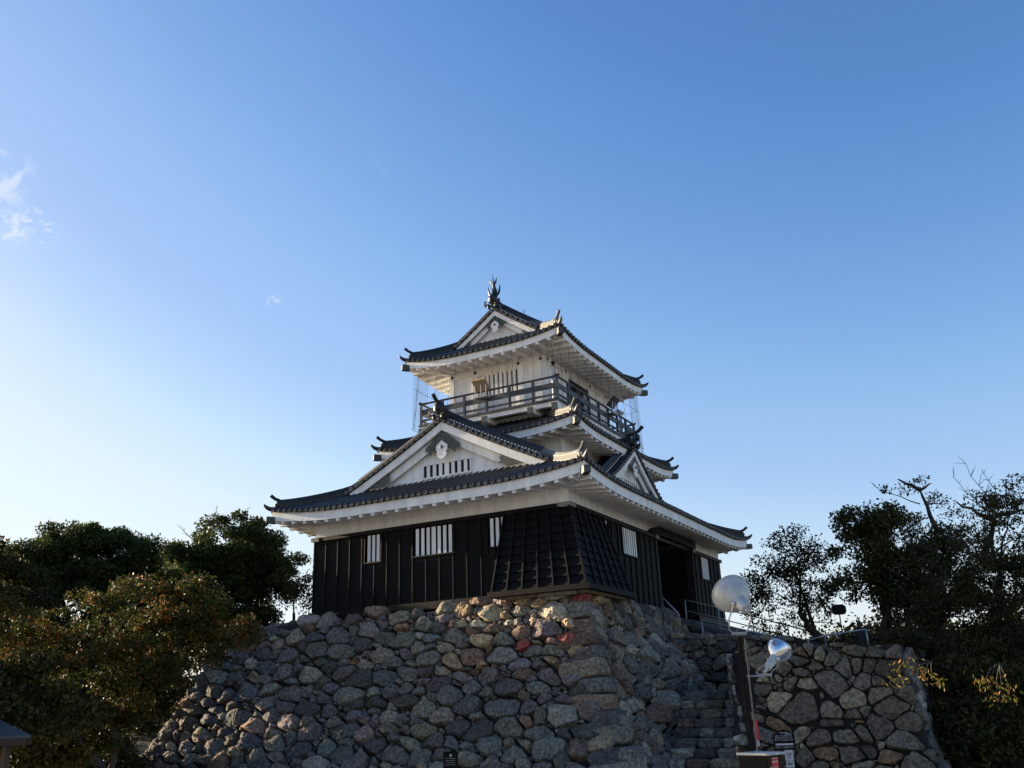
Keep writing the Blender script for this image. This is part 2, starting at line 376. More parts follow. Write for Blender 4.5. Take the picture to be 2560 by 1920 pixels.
# lattice windows of the ground floor
def lattice(parent, P, U, N, u0, u1, z0, z1, n, ww=0.13, depth=0.11, wide=True):
    P, U, N = Vector(P), Vector(U), Vector(N)
    wmb = MB(); a = P + U * u0; b = P + U * u1
    wmb.hexa([a + Vector((0, 0, z0)) - N * 0.25, b + Vector((0, 0, z0)) - N * 0.25, b + Vector((0, 0, z0)) - N * 0.20, a + Vector((0, 0, z0)) - N * 0.20],
             [a + Vector((0, 0, z1)) - N * 0.25, b + Vector((0, 0, z1)) - N * 0.25, b + Vector((0, 0, z1)) - N * 0.20, a + Vector((0, 0, z1)) - N * 0.20])
    w = part(wmb, 'window', 'dark', parent)
    bmb = MB(); L = u1 - u0; g = (L - n * ww) / (n + 1)
    for i in range(n):
        c = u0 + g * (i + 1) + ww * (i + 0.5)
        hw = ww / 2 * (1.35 if wide and n == 7 and i == 3 else 1.0)
        c3 = P + U * c + N * 0.0
        bmb.obox(c3 + Vector((0, 0, (z0 + z1) / 2)), U * hw, N * (depth / 2), Vector((0, 0, (z1 - z0) / 2 - 0.004)))
    part(bmb, 'lattice_bars', 'plaster', w)
    return w
for w in winsA: lattice(castle, (0, -0.03, 0), (1, 0, 0), (0, -1, 0), w[0], w[1], w[2], w[3], w[4], 0.145, 0.02)
for w in winsB: lattice(castle, (0.03, 0, 0), (0, 1, 0), (1, 0, 0), w[0], w[1], w[2], w[3], w[4], 0.135, 0.02)

# stone-dropping chute hugging the near corner
def chute():
    top = [(-2.72, -0.09), (0.09, -0.09), (0.09, 2.86)]; bot = [(-2.86, -1.02), (1.00, -1.02), (0.94, 3.22)]
    zt, zb = 3.19, 0.14
    nb = 9; mb = MB(); bt = MB()
    def pt(side, u, k):   # side 0 = front, 1 = right ; u in 0..1 along, k 0 top .. 1 bottom
        ta, tb = (top[0], top[1]) if side == 0 else (top[1], top[2]); ba, bb = (bot[0], bot[1]) if side == 0 else (bot[1], bot[2])
        x = (ta[0] + (tb[0] - ta[0]) * u) * (1 - k) + (ba[0] + (bb[0] - ba[0]) * u) * k
        y = (ta[1] + (tb[1] - ta[1]) * u) * (1 - k) + (ba[1] + (bb[1] - ba[1]) * u) * k
        return Vector((x, y, zt + (zb - zt) * k))
    for side in (0, 1):
        N = Vector((0, -0.955, 0.29)) if side == 0 else Vector((0.955, 0, 0.29))
        for i in range(nb):
            k0 = i / nb; k1 = (i + 1) / nb
            a0, b0, a1, b1 = pt(side, 0, k0), pt(side, 1, k0), pt(side, 0, k1), pt(side, 1, k1)
            mb.hexa([a0 - N * 0.06, b0 - N * 0.06, b0, a0], [a1 - N * 0.06, b1 - N * 0.06, b1 + N * 0.055, a1 + N * 0.055])
        nv = 6
        for j in range(nv + 1):
            u = j / nv
            if side == 1 and j == 0: continue
            a, b = pt(side, u, 0.0), pt(side, u, 1.0)
            U = (pt(side, 1, 0.5) - pt(side, 0, 0.5)).normalized() * 0.032
            bt.hexa([a - U - N * 0.02, a + U - N * 0.02, a + U + N * 0.10, a - U + N * 0.10], [b - U - N * 0.02, b + U - N * 0.02, b + U + N * 0.10, b - U + N * 0.10])
    # left cheek
    a0, a1 = pt(0, 0, 0), pt(0, 0, 1)
    mb.hexa([(-2.74, -0.02, zt), a0 - Vector((0.02, 0, 0)), a1 - Vector((0.02, 0, 0)), (-2.88, -0.05, zb)], [(-2.68, -0.02, zt), a0 + Vector((0.04, 0, 0)), a1 + Vector((0.04, 0, 0)), (-2.82, -0.05, zb)])
    b0, b1 = pt(1, 1, 0), pt(1, 1, 1)
    mb.hexa([(0.02, 2.88, zt), b0, b1, (0.05, 3.22, zb)], [(0.02, 2.82, zt), b0 - Vector((0, 0.06, 0)), b1 - Vector((0, 0.06, 0)), (0.05, 3.16, zb)])
    c = part(mb, 'drop_chute', 'board', castle)
    part(bt, 'chute_battens', 'batten', c)
    sb = MB()
    sb.box((-3.01, -1.16, -0.04), (1.14, -0.94, 0.15)); sb.box((0.92, -0.94, -0.04), (1.14, 3.34, 0.15)); sb.box((-3.01, -0.94, -0.04), (-2.82, -0.16, 0.12)); sb.box((0.15, 3.16, -0.04), (0.92, 3.34, 0.12))
    part(sb, 'chute_sill', 'batten', c)
    ub = MB(); ub.box((-2.5, -0.93, -0.16), (0.95, -0.55, -0.05)); ub.box((0.55, -0.54, -0.155), (0.95, 2.9, -0.05)); ub.box((-0.9, -1.08, -0.2), (0.6, -0.86, -0.07))
    part(ub, 'underside_board', mat('aged_board', (0.07, 0.052, 0.03), 0.8, base2=(0.15, 0.115, 0.065), scale=4), c)
chute()

# ------------------------------------------------------------------ roofs
def sec_round(r, n=6):   # upper half of a tile rib
    return [(r * math.cos(math.pi * k / n), r * math.sin(math.pi * k / n)) for k in range(n + 1)]
RIDGE_SEC = [(-0.17, 0), (-0.17, 0.05), (-0.13, 0.06), (-0.13, 0.20), (-0.155, 0.21), (-0.15, 0.25), (-0.10, 0.27), (-0.085, 0.33), (-0.04, 0.375), (0.04, 0.375), (0.085, 0.33), (0.10, 0.27), (0.15, 0.25), (0.155, 0.21), (0.13, 0.20), (0.13, 0.06), (0.17, 0.05), (0.17, 0)]
class Roof:
    def __init__(s, x0, x1, y0, y1, ze, h, up, upl, g, skirt=None, dormer=None):
        s.x0, s.x1, s.y0, s.y1, s.ze, s.h, s.up, s.upl, s.g = x0, x1, y0, y1, ze, h, up, upl, g
        s.cx, s.cy = (x0 + x1) / 2, (y0 + y1) / 2; s.ex, s.ey = (x1 - x0) / 2, (y1 - y0) / 2
        s.skirt = skirt
    def z(s, a, d):      # a = distance from the corner along the eave, d = distance in from the eave
        u = s.up * max(0.0, 1 - a / s.upl) ** 2.3 * max(0.0, 1 - d / 2.6)
        return s.ze + s.h(d) + u
    def P(s, side, t, d, dz=0.0):    # side 0 front(-Y) 1 right(+X) 2 back 3 left ; t from the side's middle
        half = s.ex if side in (0, 2) else s.ey
        a = half - abs(t); z = s.z(max(a, 0), d) + dz
        if side == 0: return Vector((s.cx + t, s.y0 + d, z))
        if side == 1: return Vector((s.x1 - d, s.cy + t, z))
        if side == 2: return Vector((s.cx - t, s.y1 - d, z))
        return Vector((s.x0 + d, s.cy - t, z))
    def N(s, side): return (Vector((0, -1, 0)), Vector((1, 0, 0)), Vector((0, 1, 0)), Vector((-1, 0, 0)))[side]
    def T(s, side): return (Vector((1, 0, 0)), Vector((0, 1, 0)), Vector((-1, 0, 0)), Vector((0, -1, 0)))[side]
    def dmax(s, side, t):
        half = s.ex if side in (0, 2) else s.ey; a = half - abs(t)
        if s.skirt: return min(a, s.skirt)
        if side in (0, 2): return min(a, s.g + 0.55)
        return a if a < s.g else s.ex
    def build(s, parent, wall_in, wallz, fh=0.40, name='roof'):
        sheet = MB(); endl = []
        for side in range(4):
            ends = MB(); endl.append(ends)
            half = s.ex if side in (0, 2) else s.ey
            # spans: hip zones and the main slope, so the step at the gable is sharp
            spans = [(-half, half)] if (side in (0, 2) or s.skirt) else [(-half, -half + s.g - 1e-4), (-half + s.g, half - s.g), (half - s.g + 1e-4, half)]
            for (ta, tb) in spans:
                nt_ = max(2, int((tb - ta) / 0.3)); ns = 9 if (tb - ta) > 4 and side in (1, 3) and not s.skirt else 6
                grid = []
                for i in range(nt_ + 1):
                    t = ta + (tb - ta) * i / nt_; dm = s.dmax(side, t)
                    if not s.skirt and side in (1, 3) and len(spans) == 3 and (ta, tb) != spans[1]: dm = min(half - abs(t), s.g)
                    row = []
                    for j in range(ns + 1):
                        d = dm * j / ns
                        row.append(s.P(side, t, d) - s.N(side) * 0.0)
                    row[0] = row[0] + s.N(side) * 0.07 - Vector((0, 0, 0.03))
                    grid.append(row)
                vs = [p for r in grid for p in r]; w = ns + 1
                vs2 = [p - Vector((0, 0, 0.10)) for p in vs]; nn = len(vs)
                fs = [(i * w + j, (i + 1) * w + j, (i + 1) * w + j + 1, i * w + j + 1) for i in range(nt_) for j in range(ns)]
                fs += [tuple(nn + q for q in f[::-1]) for f in fs]
                for i in range(nt_): fs.append((i * w, nn + i * w, nn + (i + 1) * w, (i + 1) * w))
                for j in range(ns):
                    fs.append((j, j + 1, nn + j + 1, nn + j)); q = nt_ * w
                    fs.append((q + j, nn + q + j, nn + q + j + 1, q + j + 1))
                sheet.add(vs + vs2, fs)
            # tile ribs with round ends
            n = int(2 * half / 0.30); step = 2 * half / n
            for i in range(n):
                t = -half + step * (i + 0.5); dm = s.dmax(side, t)
                if dm < 0.12: continue
                nseg = max(3, int(dm / 0.5))
                pth = [s.P(side, t, dm * j / nseg) for j in range(nseg + 1)]
                pth[0] = pth[0] + s.N(side) * 0.13 - Vector((0, 0, 0.05))
                jz = random.uniform(-0.006, 0.006)
                sheet.sweep([p + Vector((0, 0, jz + 0.018)) for p in pth], sec_round(0.085, 6), closed=False, caps=False)
                c = pth[0] + Vector((0, 0, 0.012 + jz)); Nn = s.N(side)
                ends.mi = 0; ends.lathe([(0.0, 0.0), (0.080, 0.0), (0.083, -0.06), (0.08, -0.12)], c, Nn, 12)
                ends.mi = 1; ends.lathe([(0.060, 0.001), (0.062, 0.015), (0.080, 0.015), (0.084, 0.0), (0.084, -0.02)], c, Nn, 12)
                ends.mi = 1 if i % 3 else 0; ends.lathe([(0.0, 0.012), (0.022, 0.010), (0.030, 0.001)], c, Nn, 7)
                # curved pan-tile lip between the ribs
                if i < n - 1:
                    t2 = t + step / 2; e0 = s.P(side, t2, 0) + Nn * 0.09 - Vector((0, 0, 0.05)); T = s.T(side)
                    ends.mi = 0
                    ends.sweep([e0 - T * 0.075 + Vector((0, 0, 0.015)), e0 - Vector((0, 0, 0.02)), e0 + T * 0.075 + Vector((0, 0, 0.015))], [(-0.012, -0.028), (0.012, -0.028), (0.012, 0.028), (-0.012, 0.028)])
        rf = part(sheet, name, 'tile', parent, smooth=True, autos=50)
        for ends in endl: part(ends, 'eave_tile_ends', ['tile', 'tile_rim'], rf, smooth=True, autos=40)
        # fascia, soffit and rafters
        fas = MB(); sof = MB(); hbl = []
        for side in range(4):
            half = s.ex if side in (0, 2) else s.ey; Nn = s.N(side); T = s.T(side)
            nn = int(half * 2 / 0.35); rows = []
            for i in range(nn + 1):
                t = -half + 2 * half * i / nn
                e = s.P(side, t, 0.0) - Vector((0, 0, 0.075)); a = half - abs(t)
                inn = min(0.08, 1)
                tt = t * (half - 0.07) / half
                e2 = s.P(side, t, 0.0) - Vector((0, 0, 0.075)) - Nn * 0.07 + T * (tt - t)
                rows.append((e, e - Vector((0, 0, fh)), e2 - Vector((0, 0, fh)), e2))
            vs = [p for r in rows for p in r]; fs = []
            for i in range(nn):
                for j in range(4):
                    fs.append((i * 4 + j, i * 4 + (j + 1) % 4, (i + 1) * 4 + (j + 1) % 4, (i + 1) * 4 + j))
            fas.add(vs, fs)
            # stepped lip along the bottom of the fascia
            # soffit
            rows = []
            for i in range(nn + 1):
                t = -half + 2 * half * i / nn; f0 = (half - 0.06) / half; f1 = (half - wall_in) / half
                o0 = s.P(side, t, 0.0) - Vector((0, 0, 0.075 + fh - 0.06)) - Nn * 0.06 + T * (t * f0 - t)
                o1 = s.P(side, 0, 0.0); o1 = o1 + T * (t * f1) - Nn * wall_in; o1.z = wallz
                rows.append((o0, o0 * 0.5 + o1 * 0.5, o1))
            vs = [p for r in rows for p in r]; fs = [(i * 3 + j, i * 3 + j + 1, (i + 1) * 3 + j + 1, (i + 1) * 3 + j) for i in range(nn) for j in range(2)]
            sof.add(vs, fs)
            nr = int(round((2 * half) / 0.592)); st = 2 * half / nr
            for i in range(nr + 1):
                t = -half + st * i
                if abs(t) > half - 0.12: continue
                a = half - abs(t); inn = min(wall_in, a)
                o0 = s.P(side, t, 0.0) - Vector((0, 0, 0.075 + fh + 0.0)) - Nn * 0.03
                o1 = s.P(side, t, 0.0) - Nn * inn
                k = inn / wall_in; zc = (o0.z) * (1 - k) + (wallz - 0.05) * k
                o1.z = zc
                D = (o1 - o0); U = D.normalized().cross(T).normalized()
                if U.z < 0: U = -U
                sof.obox(o0 + D * 0.5, D * 0.5, T * 0.08, U * 0.105)
        for sx in (-1, 1):
            for sy in (-1, 1):
                cxx = s.cx + sx * s.ex; cyy = s.cy + sy * s.ey
                zc = s.z(0, 0) - 0.075 - fh
                D = Vector((-sx, -sy, 0)).normalized()
                p0 = Vector((cxx, cyy, zc + 0.02)) - D * 0.16; p1 = Vector((cxx - sx * wall_in, cyy - sy * wall_in, wallz - 0.04))
                Dd = (p1 - p0); S = Dd.cross(Vector((0, 0, 1))).normalized() * 0.11; U = S.cross(Dd).normalized() * 0.12
                sof.obox(p0 + Dd * 0.55, Dd * 0.47, S * 1.0, U)
                c = p0 + Dd.normalized() * 0.12
                hb = MB(); hb.obox(c, Dd.normalized() * 0.20, S * 1.22, U * 1.15); hbl.append(hb)
        part(fas, 'eaves_board', 'plaster', rf)
        part(sof, 'raftered_soffit', 'plaster', rf)
        for hb in hbl: part(hb, 'hip_beam_end', 'patina', rf)
        s.obj = rf
        # hip ridges
        for sx in (-1, 1):
            for sy in (-1, 1):
                dend = (s.g + 0.15) if not s.skirt else s.skirt
                def hp(d, dz=0): return Vector((s.cx + sx * (s.ex - d), s.cy + sy * (s.ey - d), s.z(d, d) + dz))
                n = 8; pth = [hp(0.22 + (dend - 0.22) * i / n, 0.02) for i in range(n + 1)]
                if not s.skirt:
                    for d in (s.g + 0.5, s.g + 0.95): pth.append(Vector((s.cx + sx * (s.ex - d), s.cy + sy * (s.ey - s.g - 0.42 * min(1, (d - s.g) / 0.5)), s.z(9, d) + 0.03)))
                rb = MB(); rb.sweep(pth, RIDGE_SEC)
                for k_ in (-1, 1):     # layered ridge tiles with short upright joints
                    L_ = sum((b_ - a_).length for a_, b_ in zip(pth, pth[1:])); m_ = int(L_ / 0.075)
                    for q_ in range(m_):
                        f_ = (q_ + 0.5) / m_ * (len(pth) - 1); i_ = int(f_); a_ = pth[i_].lerp(pth[i_ + 1], f_ - i_); dd_ = (pth[i_ + 1] - pth[i_]).normalized(); ss_ = dd_.cross(Vector((0, 0, 1))).normalized()
                        rb.obox(a_ + ss_ * (k_ * 0.142) + Vector((0, 0, 0.13)), dd_ * 0.018, ss_ * 0.014, Vector((0, 0, 0.068)))
                D = Vector((sx, sy, 0)).normalized()
                # end tile plate, upper tube horn and lower pointed corner tile
                e = pth[0] + Vector((0, 0, 0.16))
                rb.ball(e + D * 0.03, (0.15, 0.15, 0.20), 10, 6, 0.35, sx * 3 + sy)
                rb.ball(e + D * 0.16 - Vector((0, 0, 0.02)), 0.075, 8, 5)
                rb.tube([e + Vector((0, 0, 0.13)) - D * 0.25, e + Vector((0, 0, 0.17)), e + D * 0.22 + Vector((0, 0, 0.26)), e + D * 0.40 + Vector((0, 0, 0.40))], [0.075, 0.075, 0.072, 0.078], 8)
                q = hp(0.0, 0.0)
                rb.tube([q - D * 0.30 + Vector((0, 0, 0.03)), q + D * 0.05 + Vector((0, 0, 0.0)), q + D * 0.20 + Vector((0, 0, 0.05)), q + D * 0.34 + Vector((0, 0, 0.16)), q + D * 0.38 + Vector((0, 0, 0.23))], [0.10, 0.105, 0.09, 0.06, 0.012], 8)
                part(rb, 'hip_ridge', 'tile_sunlit' if (sx, sy) == (1, -1) else 'tile', rf, smooth=True, autos=45)  # near-corner ridges get a paler tile with their sunlight painted in
        return rf

def semicircles(mb, path, off, r=0.062, gap=0.165, side=None, dz=0.13):
    """small white plaster half-discs with dark rims along the flank of a ridge"""
    path = [Vector(p) for p in path]; acc = 0.0
    for i in range(len(path) - 1):
        a, b = path[i], path[i + 1]; L = (b - a).length; d = (b - a) / L
        while acc < L:
            p = a + d * acc + Vector((0, 0, dz)) + Vector(off); N = Vector(off).normalized(); U = N.cross(d).normalized()
            if U.z < 0: U = -U
            pts = [p + d * (r * math.cos(math.pi * k / 7)) + U * (r * math.sin(math.pi * k / 7)) for k in range(8)]
            mb.mi = 1; mb.poly(pts, N, 0.012)
            mb.mi = 0
            rim = [p + d * ((r + 0.012) * math.cos(math.pi * k / 7)) + U * ((r + 0.012) * math.sin(math.pi * k / 7)) + N * 0.01 for k in range(8)]
            mb.tube(rim, 0.012, 4)
            acc += gap
        acc -= L

def oni(mb, c, D, s=1.0):
    """ridge-end ogre tile: shield with a boss, side scrolls; D outward"""
    c = Vector(c); D = Vector(D).normalized(); S = D.cross(Vector((0, 0, 1))); Z = Vector((0, 0, 1))
    mb.ball(c + Z * 0.18 * s, (0.10 * s + abs(S.x) * 0.16 * s, 0.10 * s + abs(S.y) * 0.16 * s, 0.30 * s), 12, 8, 0.15)
    mb.ball(c + D * 0.11 * s + Z * 0.16 * s, (0.13 * s, 0.13 * s, 0.17 * s), 10, 7)
    for k in (-1, 1):
        for j in range(3):
            r = (0.19 - 0.05 * j) * s
            ctr = c + S * (k * 0.27 * s) + Z * (-0.04 * s) + D * (0.05 * s + 0.02 * j)
            pts = [ctr + S * (k * r * math.cos(t)) + Z * (r * math.sin(t)) for t in [math.radians(-150 + 26 * q) for q in range(9)]]
            mb.tube(pts, 0.028 * s, 5)
        mb.ball(c + S * (k * 0.20 * s) + Z * (-0.22 * s) + D * 0.02, (0.10 * s, 0.10 * s, 0.13 * s), 8, 6, 0.3, k)
    return

def jag(a, b, c, rng, n=4, amp=0.05):   # polygon triangle with jagged edge b-c (2-D)
    pts = [a, b]
    for i in range(1, n * 2):
        t = i / (n * 2); px = b[0] + (c[0] - b[0]) * t; py = b[1] + (c[1] - b[1]) * t
        pts.append((px + rng.uniform(-amp, amp), py + rng.uniform(-amp, amp)))
    pts.append(c); return pts

def gable(parent, O, U, N, zf, W, board_h, setback, win, verge=True, vdir=True, seed=1, pend=1.0, basez=None, plate=1.0, ends=False):
    """gable front. O = point on the centre line of the bargeboard plane (z ignored); U along the front, N outward;
    zf(w) = tile height at half-width w, W = half-width at the foot."""
    O = Vector(O); U = Vector(U); N = Vector(N); rng = random.Random(seed); O.z = 0
    Z = Vector((0, 0, 1))
    def Q(w, z, out=0.0): return O + U * w + Z * z + N * out
    # gable wall, set back
    n = 14; mb = MB(); ws = [-W + 2 * W * i / n for i in range(n + 1)]
    top = [Q(w, zf(abs(w)) - 0.16, -setback) for w in ws]; bot = [Q(w, (basez or (zf(W) - 0.3)) - 0.5, -setback) for w in ws]
    for i in range(n): mb.hexa([bot[i], bot[i + 1], top[i + 1], top[i]], [bot[i] - N * 0.15, bot[i + 1] - N * 0.15, top[i + 1] - N * 0.15, top[i] - N * 0.15])
    gw = part(mb, 'gable_wall', 'plaster', parent)
    # bargeboards with a second inner moulding
    mb = MB()
    for s in (-1, 1):
        n = 12
        for (h0, h1, o0, o1, w1) in ((0.12, 0.12 + board_h, -0.09, 0.0, W + 0.12), (0.12 + board_h, 0.12 + board_h * 2.1, -setback * 0.62, -setback * 0.5, W * 0.93)):
            rows = []
            for i in range(n + 1):
                w = w1 * i / n; z = zf(w)
                k = 1.0 + 0.25 * (w / W) ** 2 * 0
                rows.append([Q(s * w, z - h0, o0), Q(s * w, z - h1 * k, o0), Q(s * w, z - h1 * k, o1), Q(s * w, z - h0, o1)])
            vs = [p for r in rows for p in r]; fs = []
            for i in range(n):
                for j in range(4): fs.append((i * 4 + j, i * 4 + (j + 1) % 4, (i + 1) * 4 + (j + 1) % 4, (i + 1) * 4 + j))
            fs.append((0, 1, 2, 3)); fs.append((n * 4 + 3, n * 4 + 2, n * 4 + 1, n * 4))
            mb.add(vs, fs)
    # soffit of the verge
    for s in (-1, 1):
        n = 10; rows = [[Q(s * W * i / n, zf(W * i / n) - 0.14, 0.0), Q(s * W * i / n, zf(W * i / n) - 0.14, -setback)] for i in range(n + 1)]
        vs = [p for r in rows for p in r]; mb.add(vs, [(i * 2, i * 2 + 1, i * 2 + 3, i * 2 + 2) for i in range(n)])
    part(mb, 'bargeboard', 'plaster', gw)
    # sill board along the foot
    mb = MB(); bz = basez or (zf(W) - 0.05)
    mb.obox(Q(0, bz, -setback + 0.06), U * (W * 0.86), N * 0.06, Z * 0.05)
    part(mb, 'gable_sill', 'plaster', gw)
    # metal plates at apex and feet
    mb = MB(); H = zf(0) - 0.12 - board_h
    s_ = plate
    out = -setback * 0.20
    apex = [(0, H + 0.0), (-0.62 * s_, H - 0.50 * s_), (-0.66 * s_, H - 0.62 * s_), (-0.52 * s_, H - 0.62 * s_), (-0.46 * s_, H - 0.80 * s_), (-0.38 * s_, H - 0.66 * s_), (-0.30 * s_, H - 0.58 * s_), (-0.24 * s_, H - 0.60 * s_), (0.0, H - 0.36 * s_),
            (0.24 * s_, H - 0.60 * s_), (0.30 * s_, H - 0.58 * s_), (0.38 * s_, H - 0.68 * s_), (0.46 * s_, H - 0.80 * s_), (0.52 * s_, H - 0.62 * s_), (0.66 * s_, H - 0.62 * s_), (0.62 * s_, H - 0.50 * s_)]
    h = len(apex) // 2
    mb.poly([Q(a, b, out) for a, b in apex[:h + 1]], N, 0.025)
    mb.poly([Q(a, b, out) for a, b in [apex[0]] + apex[h:]], N, 0.024)
    part(mb, 'metal_plate', 'patina', gw)
    for s in (-1, 1):
        w0 = W * 0.56; w1 = W * 0.80
        while zf(w1) - 0.13 - board_h > bz + 0.04 and w1 < W: w1 += 0.03
        zt0 = zf(w0) - 0.13 - board_h; zt1 = zf(w1) - 0.13 - board_h
        zm = bz + 0.05; q_ = zt0 - zm
        foot = [(s * w0, zt0), (s * w1, zm), (s * (w0 + 0.30 * (w1 - w0)), zm), (s * (w0 + 0.16 * (w1 - w0)), zm + 0.22 * q_), (s * (w0 - 0.04 * (w1 - w0)), zm + 0.30 * q_), (s * (w0 + 0.12 * (w1 - w0)), zm + 0.45 * q_), (s * (w0 + 0.02 * (w1 - w0)), zm + 0.66 * q_), (s * (w0 + 0.10 * (w1 - w0)), zm + 0.80 * q_)]
        mb = MB(); mb.poly([Q(a, b, out) for a, b in foot], N, 0.025); part(mb, 'metal_plate', 'patina', gw)
    # gegyo pendant: pentagonal white board with scrolled lower lobes and a hexagonal boss
    mb = MB(); p = pend; zt = H - 0.34 * s_
    pts = [(0, zt), (0.30 * p, zt - 0.24 * p), (0.30 * p, zt - 0.46 * p), (0.20 * p, zt - 0.55 * p), (0.27 * p, zt - 0.66 * p), (0.20 * p, zt - 0.80 * p), (0.08 * p, zt - 0.84 * p), (0.0, zt - 0.93 * p),
           (-0.08 * p, zt - 0.84 * p), (-0.20 * p, zt - 0.80 * p), (-0.27 * p, zt - 0.66 * p), (-0.20 * p, zt - 0.55 * p), (-0.30 * p, zt - 0.46 * p), (-0.30 * p, zt - 0.24 * p)]
    mb.poly([Q(a, b, -setback * 0.12) for a, b in pts], N, 0.05)
    for k in (-1, 1):
        cc = (k * 0.17 * p, zt - 0.62 * p)
        mb.tube([Q(cc[0] + 0.06 * p * math.cos(t) * k, cc[1] + 0.06 * p * math.sin(t), -setback * 0.12 + 0.055) for t in [math.radians(-140 + 30 * q) for q in range(9)]], 0.014, 5)
    part(mb, 'pendant', 'plaster', gw)
    mb = MB(); cc = Q(0, zt - 0.32 * p, -setback * 0.12 + 0.05)
    mb.lathe([(0.0, 0.06), (0.045 * p, 0.06), (0.085 * p, 0.045), (0.085 * p, 0.0)], cc, N, 6)
    part(mb, 'pendant_boss', 'patina', gw)
    if win:
        (a, b, z0, z1, nb) = win
        P0 = O - N * setback
        w = lattice(gw.parent, P0 + N * 0.012, U, N, a, b, z0, z1, nb, 0.105 * (b - a) / 1.45, 0.03)
        fm = MB(); 
        for (lo, hi) in (((a - 0.07, z0 - 0.07), (b + 0.07, z0)), ((a - 0.07, z1), (b + 0.07, z1 + 0.06)), ((a - 0.07, z0), (a, z1)), ((b, z0), (b + 0.07, z1))):
            c = P0 + U * ((lo[0] + hi[0]) / 2) + Z * ((lo[1] + hi[1]) / 2)
            fm.obox(c + N * 0.03, U * ((hi[0] - lo[0]) / 2), N * 0.035, Z * ((hi[1] - lo[1]) / 2))
        part(fm, 'window_frame', 'plaster', w)
        bk = MB(); bk.obox(P0 + U * ((a + b) / 2) + Z * ((z0 + z1) / 2) + N * 0.004, U * ((b - a) / 2), N * 0.003, Z * ((z1 - z0) / 2))
        part(bk, 'window_void', 'dark', w)
    # verge tiles
    mb = MB()
    for s in (-1, 1):
        n = int(W * 1.12 / 0.27)
        for i in range(n + 1):
            w = 0.14 + i * 0.27
            if w > W + 0.2: break
            c = Q(s * w, zf(w) - 0.01, 0.10)
            mb.mi = 0; mb.tube([c, c - N * 0.75], 0.078, 10)
            mb.mi = 1; mb.lathe([(0.058, 0.002), (0.060, 0.016), (0.079, 0.016), (0.083, 0.0), (0.083, -0.03)], c, N, 12)
            mb.lathe([(0.0, 0.012), (0.02, 0.010), (0.028, 0.001)], c, N, 6)
            w2 = w + 0.135; e = Q(s * w2, zf(w2) - 0.05, 0.07); T = (Q(s * (w2 + .1), zf(w2 + .1)) - Q(s * w2, zf(w2))).normalized()
            mb.mi = 0; mb.obox(e - N * 0.2, T * 0.09, N * 0.22, T.cross(N) * 0.02)
            mb.mi = 1 if i % 2 else 0; mb.obox(e + N * 0.025, T * 0.055, N * 0.006, T.cross(N) * 0.018)
    part(mb, 'verge_tiles', ['tile', 'tile_rim'], gw, smooth=True, autos=40)
    # descending ridges beside the verge
    if vdir:
        for s in (-1, 1):
            vb = MB(); n = 12; w1 = W * 0.93
            pth = [Q(s * (0.15 + (w1 - 0.15) * i / n), zf(0.15 + (w1 - 0.15) * i / n) + 0.03, -0.42) for i in range(n + 1)]
            vb.mi = 0; vb.sweep(pth, [(a * 1.0, b * 1.12) for a, b in RIDGE_SEC])
            lowp = [p + N * 0.26 - Z * 0.02 for p in pth]; vb.tube(lowp, 0.075, 8)
            semicircles(vb, pth, N * 0.135, 0.060, 0.175, dz=0.105)
            D = (pth[-1] - pth[-2]).normalized()
            if ends: oni(vb, pth[-1] + D * 0.02 + Z * 0.06, Vector((D.x, D.y, 0)), 0.62)
            part(vb, 'descending_ridge', ['tile', 'plaster'], gw, smooth=True, autos=45)
    return gw

# ---- roof 1
h1 = lambda d: 0.42 * d + 0.009 * d * d
r1 = Roof(-LA - 1.35, 1.35, -1.35, LB + 1.35, 4.28, h1, 0.34, 4.6, 2.05)
random.seed(3)
rf1 = r1.build(castle, 1.35, HW + 0.02, 0.42, 'lower_roof')
zf1 = lambda w: 4.28 + h1(r1.ex - w)
gable(castle, (r1.cx, r1.y0 + 2.05, 0), (1, 0, 0), (0, -1, 0), zf1, 4.85, 0.36, 0.42, (-1.17, 1.17, 5.55, 6.08, 7), seed=2, pend=0.92, basez=5.36, plate=1.35)
gable(castle, (r1.cx, r1.y1 - 2.05, 0), (-1, 0, 0), (0, 1, 0), zf1, 4.85, 0.36, 0.42, None, seed=3, pend=1.05, basez=5.36, plate=1.35)
# ridge of the lower roof, with its ornate end tile
def ridge_run(p0, p1, D0, D1, sc=1.0, shachi=False, tube=True, name='main_ridge', decor=None, big=1.0):
    mb = MB(); p0, p1 = Vector(p0), Vector(p1); n = 10
    pts = []
    for i in range(n + 1):
        t = i / n; q = p0.lerp(p1, t); e = abs(2 * t - 1); q.z += 0.10 * e ** 4; pts.append(q)
    mb.sweep(pts, [(a * 1.15 * sc, b * 1.35 * sc) for a, b in RIDGE_SEC])
    rd = part(mb, name, 'tile', castle, smooth=True, autos=45)
    for p, D in ((pts[0], D0), (pts[-1], D1)):
        if D is None: continue
        D = Vector(D); ob = MB(); oni(ob, p + D * 0.10 + Vector((0, 0, 0.16 * sc)), D, 1.05 * sc * big)
        if tube:
            b0 = p + Vector((0, 0, 0.50 * sc)); ob.tube([b0 - D * 0.3, b0 + D * 0.05 + Vector((0, 0, 0.03)), b0 + D * 0.30 + Vector((0, 0, 0.15)), b0 + D * 0.52 + Vector((0, 0, 0.33))], [0.085, 0.085, 0.082, 0.088], 10)
            ob.lathe([(0.0, 0.0), (0.09, 0.0), (0.09, -0.05)], b0 + D * 0.535 + Vector((0, 0, 0.345)), D + Vector((0, 0, 0.8)), 12)
        part(ob, 'ridge_end_tile', 'tile', rd, smooth=True, autos=50)
    return rd
ridge_run((r1.cx, r1.y0 + 1.95, zf1(0) + 0.02), (r1.cx, 5.0, zf1(0) + 0.02), (0, -1, 0), None, 1.0)
